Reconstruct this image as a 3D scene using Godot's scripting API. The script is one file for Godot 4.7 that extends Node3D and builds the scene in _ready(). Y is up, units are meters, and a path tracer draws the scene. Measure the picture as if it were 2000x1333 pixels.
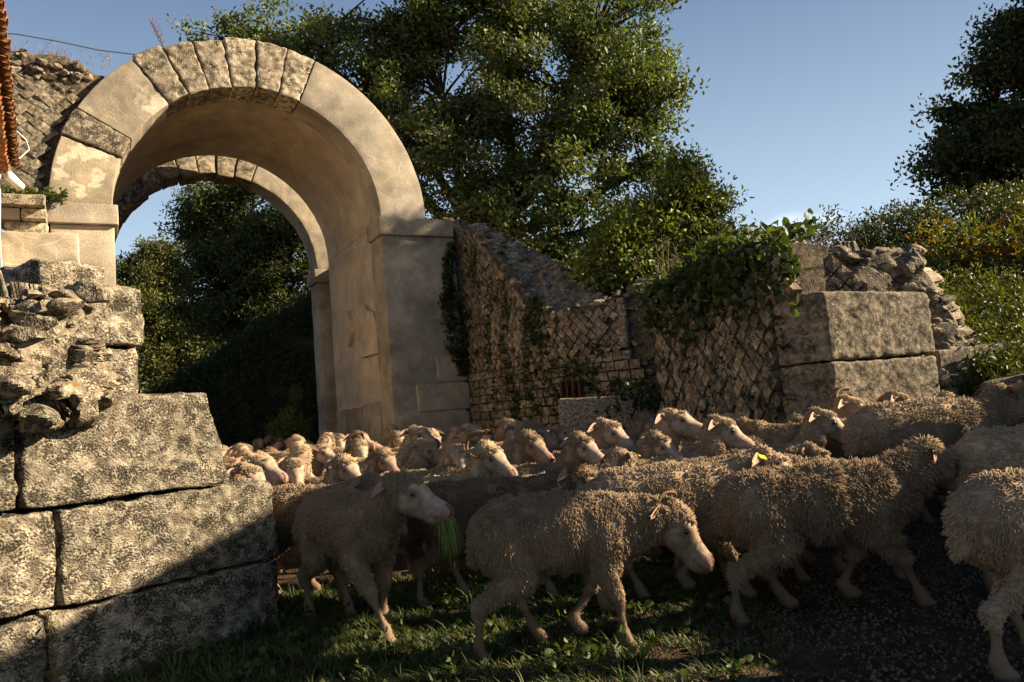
extends Node3D
# A flock of sheep walking out of a ruined Roman gate in low evening sun.
# World: y up, metres, camera near the origin looking along -z. The gate has its own axes: x along
# its front, z out of the front, set as a transform on the gate node.

const GATE_TURN := 0.48452
const GATE_AT := Vector3(-6.861, 0, -13.034)
var rng := RandomNumberGenerator.new()
var M := {}
var taken := {}
var fine: FastNoiseLite
var crag: FastNoiseLite
var pits: FastNoiseLite
var jag: FastNoiseLite

func _ready() -> void:
	rng.seed = 7
	# ---- camera
	var cam := Camera3D.new()
	cam.name = "camera"
	cam.position = Vector3(0, 1.07, 0)
	cam.basis = Basis(Vector3.RIGHT, deg_to_rad(5.24)) * Basis(Vector3.BACK, deg_to_rad(-4.57))
	cam.fov = 46.39
	cam.near = 0.05
	cam.far = 500.0
	add_child(cam)
	cam.current = true
	# ---- sky, exposure
	var env := Environment.new()
	var sm := ProceduralSkyMaterial.new()
	sm.sky_top_color = Color(0.115, 0.235, 0.395)
	sm.sky_horizon_color = Color(0.72, 0.80, 0.855)
	sm.sky_curve = 0.22
	sm.ground_horizon_color = Color(0.36, 0.36, 0.33)
	sm.ground_bottom_color = Color(0.16, 0.14, 0.11)
	sm.sun_angle_max = 80.0
	sm.sun_curve = 0.12
	sm.sky_cover = cloud_cover()
	sm.sky_cover_modulate = Color(1, 0.97, 0.93)
	sm.energy_multiplier = 1.0
	var sky := Sky.new()
	sky.sky_material = sm
	env.background_mode = Environment.BG_SKY
	env.sky = sky
	env.background_energy_multiplier = 0.62
	env.tonemap_mode = Environment.TONE_MAPPER_LINEAR
	env.tonemap_exposure = 3.35
	env.sdfgi_enabled = true
	env.ssao_enabled = true
	env.ssil_enabled = true
	env.fog_enabled = false
	var we := WorldEnvironment.new()
	we.name = "environment"
	we.environment = env
	add_child(we)
	# ---- sun: low, from the right and a little ahead
	var sun := DirectionalLight3D.new()
	sun.name = "sun"
	var az := deg_to_rad(88.0)
	var el := deg_to_rad(28.0)
	var towards := Vector3(sin(az) * cos(el), sin(el), -cos(az) * cos(el))
	sun.basis = Basis.looking_at(-towards)
	sun.light_color = Color(1.0, 0.925, 0.80)
	sun.light_energy = 1.6
	sun.light_angular_distance = 0.5
	sun.shadow_enabled = true
	add_child(sun)
	# ---- the place
	fine = noise(3, 3.0, 4)
	crag = noise(5, 2.2, 4)
	pits = noise(8, 7.0, 4)
	jag = noise(12, 5.5, 1, FastNoiseLite.TYPE_CELLULAR)
	jag.cellular_return_type = FastNoiseLite.RETURN_CELL_VALUE
	jag.domain_warp_enabled = true
	jag.domain_warp_amplitude = 0.12
	jag.domain_warp_frequency = 3.0
	materials()
	build_ground()
	build_gate()
	build_house()
	build_near_wall()
	build_round_wall()
	build_right_wall()
	build_trees()
	build_wall_plants()
	build_flock()
	build_ground_cover()

# ------------------------------------------------------------------ helpers
func noise(sd: int, freq: float, octaves := 3, kind := FastNoiseLite.TYPE_SIMPLEX_SMOOTH) -> FastNoiseLite:
	var n := FastNoiseLite.new()
	n.seed = sd
	n.frequency = freq
	n.noise_type = kind
	n.fractal_octaves = octaves
	if octaves <= 1:
		n.fractal_type = FastNoiseLite.FRACTAL_NONE
	return n

func numbered(called: String) -> String:
	if not taken.has(called):
		taken[called] = 0
		return called
	taken[called] += 1
	return "%s_%03d" % [called, taken[called]]

func tag(o: Node, label := "", category := "", group := "", kind := "") -> Node:
	if label: o.set_meta("label", label)
	if category: o.set_meta("category", category)
	if group: o.set_meta("group", group)
	if kind: o.set_meta("kind", kind)
	return o

func thing(called: String, label: String, category: String, group := "") -> Node3D:
	var o := Node3D.new()
	o.name = numbered(called)
	add_child(o)
	tag(o, label, category, group)
	return o

func part(called: String, mesh: Mesh, mat: Material, parent: Node, at := Transform3D()) -> MeshInstance3D:
	var o := MeshInstance3D.new()
	o.name = called
	o.mesh = mesh
	if mat: o.material_override = mat
	o.transform = at
	parent.add_child(o, true)
	return o

func copies(called: String, mesh: Mesh, mat: Material, parent: Node, places: Array, tints: PackedColorArray) -> MultiMeshInstance3D:
	var mm := MultiMesh.new()
	mm.transform_format = MultiMesh.TRANSFORM_3D
	mm.use_colors = true
	mm.mesh = mesh
	mm.instance_count = places.size()
	for i in places.size():
		mm.set_instance_transform(i, places[i])
		mm.set_instance_color(i, tints[i])
	var o := MultiMeshInstance3D.new()
	o.name = called
	o.multimesh = mm
	o.material_override = mat
	parent.add_child(o, true)
	return o

func lin(r: float, g: float, b: float) -> Color:
	return Color(r, g, b).linear_to_srgb()

func rr(a: float, b: float) -> float:
	return rng.randf_range(a, b)

# a solid block given by map(Vector3 in -1..1) and its half sizes: rounded edges, weathered faces
func block(map: Callable, half: Vector3, step: float, bevel: float, amp: float, nz: FastNoiseLite, off := Vector3.ZERO, paint: Variant = null) -> ArrayMesh:
	var st := SurfaceTool.new()
	st.begin(Mesh.PRIMITIVE_TRIANGLES)
	st.set_smooth_group(0)
	bevel = minf(bevel, 0.45 * minf(half.x, minf(half.y, half.z)))
	var inner := half - Vector3.ONE * bevel
	var cnt := [maxi(1, roundi(2 * half.x / step)), maxi(1, roundi(2 * half.y / step)), maxi(1, roundi(2 * half.z / step))]
	var eps := 0.01
	var mid: Vector3 = map.call(Vector3.ZERO)
	var handed: float = (map.call(Vector3(0.1, 0, 0)) - mid).cross(map.call(Vector3(0, 0.1, 0)) - mid).dot(map.call(Vector3(0, 0, 0.1)) - mid)
	for axis in 3:
		var a := (axis + 1) % 3
		var b := (axis + 2) % 3
		var na: int = cnt[a]
		var nb: int = cnt[b]
		# edge coordinates: one extra ring close to the rim keeps the rounding tight
		var ea := edge_steps(na, bevel / half[a])
		var eb := edge_steps(nb, bevel / half[b])
		for side in [-1.0, 1.0]:
			var g := PackedVector3Array()
			for i in ea.size():
				for j in eb.size():
					var p := Vector3.ZERO
					p[axis] = side
					p[a] = ea[i]
					p[b] = eb[j]
					var w := p * half
					var q := Vector3(clampf(w.x, -inner.x, inner.x), clampf(w.y, -inner.y, inner.y), clampf(w.z, -inner.z, inner.z))
					var d := (w - q).normalized()
					var r := q + d * bevel
					var u := Vector3(r.x / half.x, r.y / half.y, r.z / half.z)
					var pos: Vector3 = map.call(u)
					if amp > 0.0:
						var u2 := Vector3((r.x + d.x * eps) / half.x, (r.y + d.y * eps) / half.y, (r.z + d.z * eps) / half.z)
						var outw: Vector3 = (map.call(u2) - pos).normalized()
						pos += outw * amp * nz.get_noise_3dv(pos + off)
					g.append(pos)
			var n := eb.size()
			for i in ea.size() - 1:
				for j in n - 1:
					var k := i * n + j
					var quad := [g[k], g[k + n], g[k + n + 1], g[k + 1]]
					if (side > 0) == (handed > 0):
						quad.reverse()
					for t in [0, 1, 2, 0, 2, 3]:
						if paint != null: st.set_color(paint.call(quad[t]))
						st.add_vertex(quad[t])
	st.generate_normals()
	st.index()
	return st.commit()

func edge_steps(n: int, rim: float) -> PackedFloat32Array:
	var e := PackedFloat32Array()
	rim = minf(rim, 0.4)
	e.append(-1.0)
	e.append(-1.0 + rim * 0.45)
	for i in n + 1:
		e.append(lerpf(-1.0 + rim, 1.0 - rim, float(i) / n))
	e.append(1.0 - rim * 0.45)
	e.append(1.0)
	return e

func box_map(c: Vector3, half: Vector3) -> Callable:
	return func(u: Vector3) -> Vector3: return c + u * half

# corner list: bottom four (counter-clockwise seen from above), then top four
func quad_map(c: Array) -> Callable:
	return func(u: Vector3) -> Vector3:
		var s := u.x * 0.5 + 0.5
		var t := u.z * 0.5 + 0.5
		var y := u.y * 0.5 + 0.5
		var lo: Vector3 = c[0].lerp(c[1], s).lerp(c[3].lerp(c[2], s), t)
		var hi: Vector3 = c[4].lerp(c[5], s).lerp(c[7].lerp(c[6], s), t)
		return lo.lerp(hi, y)

func sector_map(cx: float, cy: float, a0: float, a1: float, r0: float, r1: float, z0: float, z1: float) -> Callable:
	return func(u: Vector3) -> Vector3:
		var a := deg_to_rad(lerpf(a1, a0, u.x * 0.5 + 0.5))
		var r := lerpf(r0, r1, u.y * 0.5 + 0.5)
		return Vector3(cx + cos(a) * r, cy + sin(a) * r, lerpf(z0, z1, u.z * 0.5 + 0.5))

# a broken stone: a ball cut by random planes, unit size, flat facets
func rock(sd: int, cuts := 13, n := 5) -> ArrayMesh:
	var r := RandomNumberGenerator.new()
	r.seed = sd
	var ns: Array[Vector3] = []
	var ds := PackedFloat32Array()
	for i in cuts:
		ns.append(Vector3(r.randfn(), r.randfn(), r.randfn()).normalized())
		ds.append(r.randf_range(0.40, 0.68))
	var st := SurfaceTool.new()
	st.begin(Mesh.PRIMITIVE_TRIANGLES)
	st.set_smooth_group(-1)
	for axis in 3:
		var a := (axis + 1) % 3
		var b := (axis + 2) % 3
		for side in [-1.0, 1.0]:
			var g := PackedVector3Array()
			for i in n + 1:
				for j in n + 1:
					var p := Vector3.ZERO
					p[axis] = side
					p[a] = tan((-1.0 + 2.0 * i / n) * 0.785)
					p[b] = tan((-1.0 + 2.0 * j / n) * 0.785)
					p = p.normalized()
					var d := 1.0
					for k in cuts:
						var c := p.dot(ns[k])
						if c > 0.05:
							d = minf(d, ds[k] / c)
					g.append(p * d)
			for i in n:
				for j in n:
					var k := i * (n + 1) + j
					var quad := [g[k], g[k + n + 1], g[k + n + 2], g[k + 1]]
					if side > 0:
						quad.reverse()
					for t in [0, 1, 2, 0, 2, 3]:
						st.add_vertex(quad[t])
	st.generate_normals()
	st.index()
	return st.commit()

# dressed facing stone: square 1 x 1 in x-y, standing 1 proud along z, uneven rim
func facing(sd: int) -> ArrayMesh:
	var r := RandomNumberGenerator.new()
	r.seed = sd
	var back := PackedVector3Array()
	var front := PackedVector3Array()
	var n := 8
	for i in n:
		var a := TAU * i / n
		var v := Vector2(cos(a), sin(a))
		v /= maxf(absf(v.x), absf(v.y)) * 2.0
		v *= r.randf_range(0.93, 1.0)
		back.append(Vector3(v.x, v.y, -1.0))
		var f := v * r.randf_range(0.965, 0.99)
		front.append(Vector3(f.x, f.y, r.randf_range(0.75, 1.0)))
	var mid := Vector3(r.randf_range(-0.15, 0.15), r.randf_range(-0.15, 0.15), r.randf_range(0.92, 1.05))
	var st := SurfaceTool.new()
	st.begin(Mesh.PRIMITIVE_TRIANGLES)
	st.set_smooth_group(-1)
	for i in n:
		var j := (i + 1) % n
		for v in [front[i], front[j], back[i], back[i], front[j], back[j]]:
			st.add_vertex(v)
		for v in [front[i], mid, front[j]]:
			st.add_vertex(v)
	st.generate_normals()
	st.index()
	return st.commit()

# tapered tube through points with radii
func tube(st: SurfaceTool, pts: PackedVector3Array, rad: PackedFloat32Array, sides := 6) -> void:
	var rings := []
	var up := Vector3(0.31, 0.17, 0.93)
	for i in pts.size():
		var d := (pts[mini(i + 1, pts.size() - 1)] - pts[maxi(i - 1, 0)]).normalized()
		var x := d.cross(up)
		x = x.normalized() if x.length() > 0.05 else d.cross(Vector3.RIGHT).normalized()
		var y := d.cross(x)
		var ring := PackedVector3Array()
		for s in sides:
			var a := TAU * s / sides
			ring.append(pts[i] + (x * cos(a) + y * sin(a)) * rad[i])
		rings.append(ring)
	for i in pts.size() - 1:
		for s in sides:
			var t := (s + 1) % sides
			for v in [rings[i][s], rings[i + 1][s], rings[i][t], rings[i + 1][s], rings[i + 1][t], rings[i][t]]:
				st.add_vertex(v)

func tube_mesh(pts: PackedVector3Array, rad: PackedFloat32Array, sides := 6) -> ArrayMesh:
	var st := SurfaceTool.new()
	st.begin(Mesh.PRIMITIVE_TRIANGLES)
	st.set_smooth_group(0)
	tube(st, pts, rad, sides)
	st.generate_normals()
	st.index()
	return st.commit()

# ------------------------------------------------------------------ materials
func layers(size: int, list: Array) -> Array:
	var out := []
	for l in list:
		var n := noise(l[0], l[1] / size, l[2], l[3] if l.size() > 3 else FastNoiseLite.TYPE_SIMPLEX_SMOOTH)
		out.append(n.get_seamless_image(size, size).get_data())
	return out

func picture(size: int, ch: int, data: PackedByteArray) -> ImageTexture:
	var im := Image.create_from_data(size, size, false, Image.FORMAT_RGB8 if ch == 3 else Image.FORMAT_L8, data)
	return ImageTexture.create_from_image(im)

# weathered limestone: colour tint (around grey-tan), black lichen spots, pale scabs; and its relief
func stone_maps(sd: int, dark: float, pale: float, rusty: float) -> Array:
	var s := 512
	var L := layers(s, [[sd, 3.0, 3], [sd + 1, 13.0, 4], [sd + 2, 58.0, 3], [sd + 3, 6.0, 4], [sd + 4, 130.0, 2]])
	var c := PackedByteArray()
	c.resize(s * s * 3)
	var h := PackedByteArray()
	h.resize(s * s)
	for i in s * s:
		var big: float = L[0][i] / 255.0
		var mid: float = L[1][i] / 255.0
		var sm: float = L[2][i] / 255.0
		var patch: float = L[3][i] / 255.0
		var grain: float = L[4][i] / 255.0
		var v := 0.62 + 0.20 * (big - 0.5) + 0.34 * (mid - 0.5) + 0.22 * (grain - 0.5)
		var r := v * 1.03
		var g := v * 0.965
		var b := v * 0.87
		var sp := clampf((sm * 0.75 + grain * 0.25 - lerpf(0.80, 0.36, clampf((patch - 0.28) * 2.2 + (dark - 0.4) * 2.5, 0.0, 1.0))) * 9.0, 0.0, 1.0)
		r = lerpf(r, 0.19, sp * 0.8)
		g = lerpf(g, 0.178, sp * 0.8)
		b = lerpf(b, 0.155, sp * 0.8)
		var wp := clampf((mid * 0.5 + (1.0 - sm) * 0.42 + (1.0 - big) * 0.16 - (1.0 - pale)) * 9.0, 0.0, 1.0)
		r = lerpf(r, 0.90, wp * 0.6)
		g = lerpf(g, 0.87, wp * 0.6)
		b = lerpf(b, 0.80, wp * 0.6)
		var ru := clampf(((1.0 - patch) * 0.6 + grain * 0.12 + (1.0 - mid) * 0.4 - (1.0 - rusty)) * 12.0, 0.0, 1.0)
		r = lerpf(r, 0.72, ru)
		g = lerpf(g, 0.46, ru)
		b = lerpf(b, 0.16, ru)
		c[i * 3] = clampi(int(r * 255), 0, 255)
		c[i * 3 + 1] = clampi(int(g * 255), 0, 255)
		c[i * 3 + 2] = clampi(int(b * 255), 0, 255)
		h[i] = clampi(int((0.30 * mid + 0.45 * sm + 0.25 * grain) * 255), 0, 255)
	return [picture(s, 3, c), picture(s, 1, h)]

# lime render: soft stains, worn white patches, fine scratches
func render_maps(sd: int) -> Array:
	var s := 512
	var L := layers(s, [[sd, 2.0, 4], [sd + 1, 7.0, 4], [sd + 2, 90.0, 3], [sd + 3, 5.0, 2]])
	var im := PackedFloat32Array()
	im.resize(s * s)
	var r := RandomNumberGenerator.new()
	r.seed = sd
	for k in 90:
		var p := Vector2(r.randf() * s, r.randf() * s)
		var d := Vector2.RIGHT.rotated(r.randf_range(0.2, 2.4))
		var turn := r.randf_range(-0.03, 0.03)
		var str := r.randf_range(0.04, 0.2)
		for q in r.randi_range(12, 70):
			p += d
			d = d.rotated(turn)
			im[posmod(int(p.y), s) * s + posmod(int(p.x), s)] = str
			im[posmod(int(p.y) + 1, s) * s + posmod(int(p.x), s)] = str * 0.8
	var c := PackedByteArray()
	c.resize(s * s * 3)
	var h := PackedByteArray()
	h.resize(s * s)
	for i in s * s:
		var big: float = L[0][i] / 255.0
		var mid: float = L[1][i] / 255.0
		var g: float = L[2][i] / 255.0
		var v := 0.72 + 0.14 * (big - 0.5) + 0.12 * (mid - 0.5) + 0.16 * (g - 0.5) + im[i]
		var w := clampf((big - 0.55) * 1.2, -0.2, 0.2)
		c[i * 3] = clampi(int((v * 1.03 + w * 0.02) * 255), 0, 255)
		c[i * 3 + 1] = clampi(int((v * 0.96) * 255), 0, 255)
		c[i * 3 + 2] = clampi(int((v * 0.86 - w * 0.05) * 255), 0, 255)
		h[i] = clampi(int((0.3 * mid + 0.7 * g) * 255), 0, 255)
	return [picture(s, 3, c), picture(s, 1, h)]

func surf(maps: Array, tint: Color, scale: float, relief: float, rough := 0.92) -> StandardMaterial3D:
	var m := StandardMaterial3D.new()
	m.albedo_color = tint
	if maps.size():
		m.albedo_texture = maps[0]
		m.uv1_triplanar = true
		m.uv1_world_triplanar = true
		m.uv1_scale = Vector3.ONE * scale
		m.uv1_triplanar_sharpness = 4.0
		if relief > 0:
			m.heightmap_enabled = true
			m.heightmap_texture = maps[1]
			m.heightmap_scale = relief
	m.roughness = rough
	m.metallic_specular = 0.25
	return m

# broad weathering laid over the fine grain: grey rain streaks and paler washed areas, other scale than the grain
func broad_map(sd: int) -> ImageTexture:
	var s := 512
	var L := layers(s, [[sd, 2.5, 4], [sd + 1, 9.0, 4], [sd + 2, 30.0, 3]])
	var c := PackedByteArray()
	c.resize(s * s * 3)
	for i in s * s:
		var a: float = L[0][i] / 255.0
		var b: float = L[1][i] / 255.0
		var d: float = L[2][i] / 255.0
		var v := clampf(0.90 + 0.42 * (a - 0.5) + 0.30 * (b - 0.5) + 0.15 * (d - 0.5), 0.5, 1.0)
		c[i * 3] = int(v * 255)
		c[i * 3 + 1] = int(v * 253)
		c[i * 3 + 2] = int(clampf(v * 1.02 - 0.02, 0, 1) * 249)
	return picture(s, 3, c)

func weather(m: StandardMaterial3D, map: ImageTexture, scale: float) -> void:
	m.detail_enabled = true
	m.detail_blend_mode = BaseMaterial3D.BLEND_MODE_MUL
	m.detail_albedo = map
	m.detail_uv_layer = BaseMaterial3D.DETAIL_UV_2
	m.uv2_triplanar = true
	m.uv2_world_triplanar = true
	m.uv2_scale = Vector3.ONE * scale

func leaf_mat(back: Color, rough := 0.5) -> StandardMaterial3D:
	var m := StandardMaterial3D.new()
	m.vertex_color_use_as_albedo = true
	m.roughness = rough
	m.metallic_specular = 0.35
	m.backlight_enabled = true
	m.backlight = back
	m.cull_mode = BaseMaterial3D.CULL_DISABLED
	return m

func materials() -> void:
	var s1 := stone_maps(11, 0.46, 0.44, 0.17)
	var s2 := stone_maps(31, 0.30, 0.34, 0.13)
	var s3 := stone_maps(51, 0.26, 0.42, 0.10)
	var pl := render_maps(71)
	M.near_block = surf(s1, lin(0.58, 0.555, 0.505), 1.1, 2.4)
	M.near_block2 = surf(s1, lin(0.54, 0.52, 0.48), 1.25, 2.4)
	M.near_block2.uv1_offset = Vector3(0.37, 0.21, 0.53)
	M.near_rubble = surf(s1, lin(0.62, 0.58, 0.51), 1.5, 1.4)
	M.block = surf(s2, lin(0.65, 0.62, 0.57), 1.5, 3.0)
	M.voussoir = [surf(s2, lin(0.84, 0.80, 0.73), 0.6, 2.0), surf(s2, lin(0.74, 0.71, 0.65), 0.6, 2.2), surf(s3, lin(0.90, 0.86, 0.78), 0.6, 2.0)]
	M.dark_voussoir = surf(s1, lin(0.50, 0.46, 0.40), 0.6, 2.0)
	M.plaster = surf(pl, lin(0.74, 0.735, 0.715), 0.30, 0.5)
	M.painted_plaster = surf(pl, lin(1.0, 0.98, 0.94), 0.30, 0.5)
	M.painted_plaster.vertex_color_use_as_albedo = true
	M.old_plaster = surf(pl, lin(0.60, 0.60, 0.585), 0.32, 0.6)
	M.old_stone = surf(pl, lin(0.52, 0.485, 0.43), 0.5, 1.2)
	M.inner_plaster = surf(pl, lin(0.75, 0.705, 0.64), 0.3, 0.6)
	M.facing = [surf(s2, lin(0.63, 0.565, 0.485), 0.9, 1.2), surf(s2, lin(0.54, 0.485, 0.42), 1.1, 1.2), surf(s3, lin(0.70, 0.63, 0.54), 0.8, 1.0), surf(s1, lin(0.57, 0.52, 0.455), 0.9, 1.2)]
	M.grey_facing = [surf(s1, lin(0.60, 0.57, 0.51), 0.8, 1.2), surf(s2, lin(0.55, 0.52, 0.46), 0.9, 1.2), surf(s3, lin(0.70, 0.65, 0.57), 0.9, 1.0)]
	M.mortar = surf(s2, lin(0.30, 0.26, 0.215), 1.2, 2.5)
	M.rubble = [surf(s2, lin(0.62, 0.58, 0.52), 0.9, 1.5), surf(s3, lin(0.72, 0.68, 0.61), 0.8, 1.5), surf(s1, lin(0.52, 0.48, 0.42), 1.0, 1.5)]
	M.tile = [surf(s3, lin(0.60, 0.27, 0.14), 1.5, 0.8), surf(s2, lin(0.55, 0.30, 0.17), 1.5, 0.8), surf(s3, lin(0.66, 0.36, 0.22), 1.5, 0.8)]
	M.white_wall = surf(pl, lin(0.85, 0.82, 0.76), 0.5, 0.4)
	M.earth = surf(stone_maps(91, 0.22, 0.12, 0.05), lin(0.135, 0.097, 0.063), 0.9, 3.0)
	M.bark = surf(s1, lin(0.20, 0.16, 0.12), 2.0, 3.0)
	M.rust = surf(s2, lin(0.22, 0.10, 0.07), 2.0, 0.6, 0.7)
	M.granite = surf(stone_maps(131, 0.44, 0.46, 0.05), lin(0.55, 0.52, 0.48), 2.6, 0.8)
	var broad := broad_map(171)
	for m in [M.near_block, M.near_block2, M.near_rubble, M.block]: weather(m, broad, 0.45)
	for m in M.voussoir + M.rubble + M.facing + M.grey_facing: weather(m, broad, 0.8)
	for m in [M.plaster, M.painted_plaster, M.old_plaster]: weather(m, broad, 0.16)
	M.cable = surf([], lin(0.05, 0.05, 0.05), 1, 0, 0.6)
	M.camera_shell = surf([], lin(0.62, 0.58, 0.50), 1, 0, 0.45)
	M.dark_glass = surf([], lin(0.02, 0.02, 0.02), 1, 0, 0.1)
	M.leaf = leaf_mat(Color(0.80, 0.85, 0.36))
	M.grass = leaf_mat(Color(0.6, 0.75, 0.3), 0.55)
	M.dry = surf([], lin(0.20, 0.15, 0.09), 1, 0, 0.9)
	M.stalk = surf([], lin(0.16, 0.07, 0.05), 1, 0, 0.8)
	M.gravel = surf([], lin(1, 1, 1), 1, 0, 0.9)
	M.gravel.vertex_color_use_as_albedo = true

func cloud_cover() -> ImageTexture:
	# a few thin fair-weather wisps low over the horizon, all the way round
	var w := 1024
	var h := 512
	var im := Image.create(w, h, false, Image.FORMAT_RGBA8)
	im.fill(Color(0, 0, 0, 0))
	var n := noise(2935, 0.013, 4)
	var n2 := noise(19, 0.05, 4)
	for y in range(150, 250):
		for x in w:
			var a := TAU * (x + 14) / w
			var q := Vector3(cos(a) * 163, (y - 11) * 5.0, sin(a) * 163)
			var v := n.get_noise_3dv(q) + 0.22 * n2.get_noise_3dv(q * Vector3(1, 0.6, 1)) - 0.525
			var band := clampf((y - 150) / 20.0, 0, 1) * clampf((250 - y) / 6.0, 0, 1)
			v = clampf(v * 4.0, 0.0, 0.8) * band
			if v > 0:
				im.set_pixel(x, y, Color(0.62, 0.60, 0.58, v))
	return ImageTexture.create_from_image(im)

# ------------------------------------------------------------------ ground
func ground_y(x: float, z: float) -> float:
	var y := 0.13 * smoothstep(1.2, 2.6, x) * smoothstep(-4.1, -5.2, z) * smoothstep(-12.0, -8.0, z)
	# grassy bank behind the squared blocks, climbing away from the track, and the terrace behind the walls
	var edge := lerpf(3.6, 2.5, smoothstep(-8.2, -9.2, z))
	y += smoothstep(edge, edge + 0.5, x) * (0.75 * smoothstep(-5.9, -6.7, z) + 0.55 * clampf(-z - 6.6, 0.0, 2.4))
	y += 0.025 * fine.get_noise_2d(x * 0.7, z * 0.7)
	return y

func build_ground() -> void:
	var st := SurfaceTool.new()
	st.begin(Mesh.PRIMITIVE_TRIANGLES)
	st.set_smooth_group(0)
	var xs := PackedFloat32Array()
	var zs := PackedFloat32Array()
	for v in [-220.0, -120.0, -70.0, -45.0, -30.0, -22.0, -16.0, -12.0, -9.0, -7.0]: xs.append(v)
	var x := -6.0
	while x < 8.0:
		xs.append(x)
		x += 0.16
	for v in [8.5, 10.0, 12.0, 15.0, 20.0, 28.0, 40.0, 70.0, 120.0, 220.0]: xs.append(v)
	for v in [-250.0, -150.0, -90.0, -60.0, -45.0, -35.0, -28.0, -24.0, -20.0, -17.0, -15.0]: zs.append(v)
	var z := -14.0
	while z < 1.0:
		zs.append(z)
		z += 0.16
	for v in [2.0, 4.0, 8.0, 15.0, 30.0, 60.0, 120.0, 220.0]: zs.append(v)
	var g := PackedVector3Array()
	for i in xs.size():
		for j in zs.size():
			g.append(Vector3(xs[i], ground_y(xs[i], zs[j]), zs[j]))
	var n := zs.size()
	for i in xs.size() - 1:
		for j in n - 1:
			var k := i * n + j
			for t in [k, k + n, k + 1, k + 1, k + n, k + n + 1]:
				st.add_vertex(g[t])
	st.generate_normals()
	st.index()
	var o := part("ground", st.commit(), M.earth, self)
	tag(o, "bare dark earth under the flock", "", "", "structure")

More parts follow.
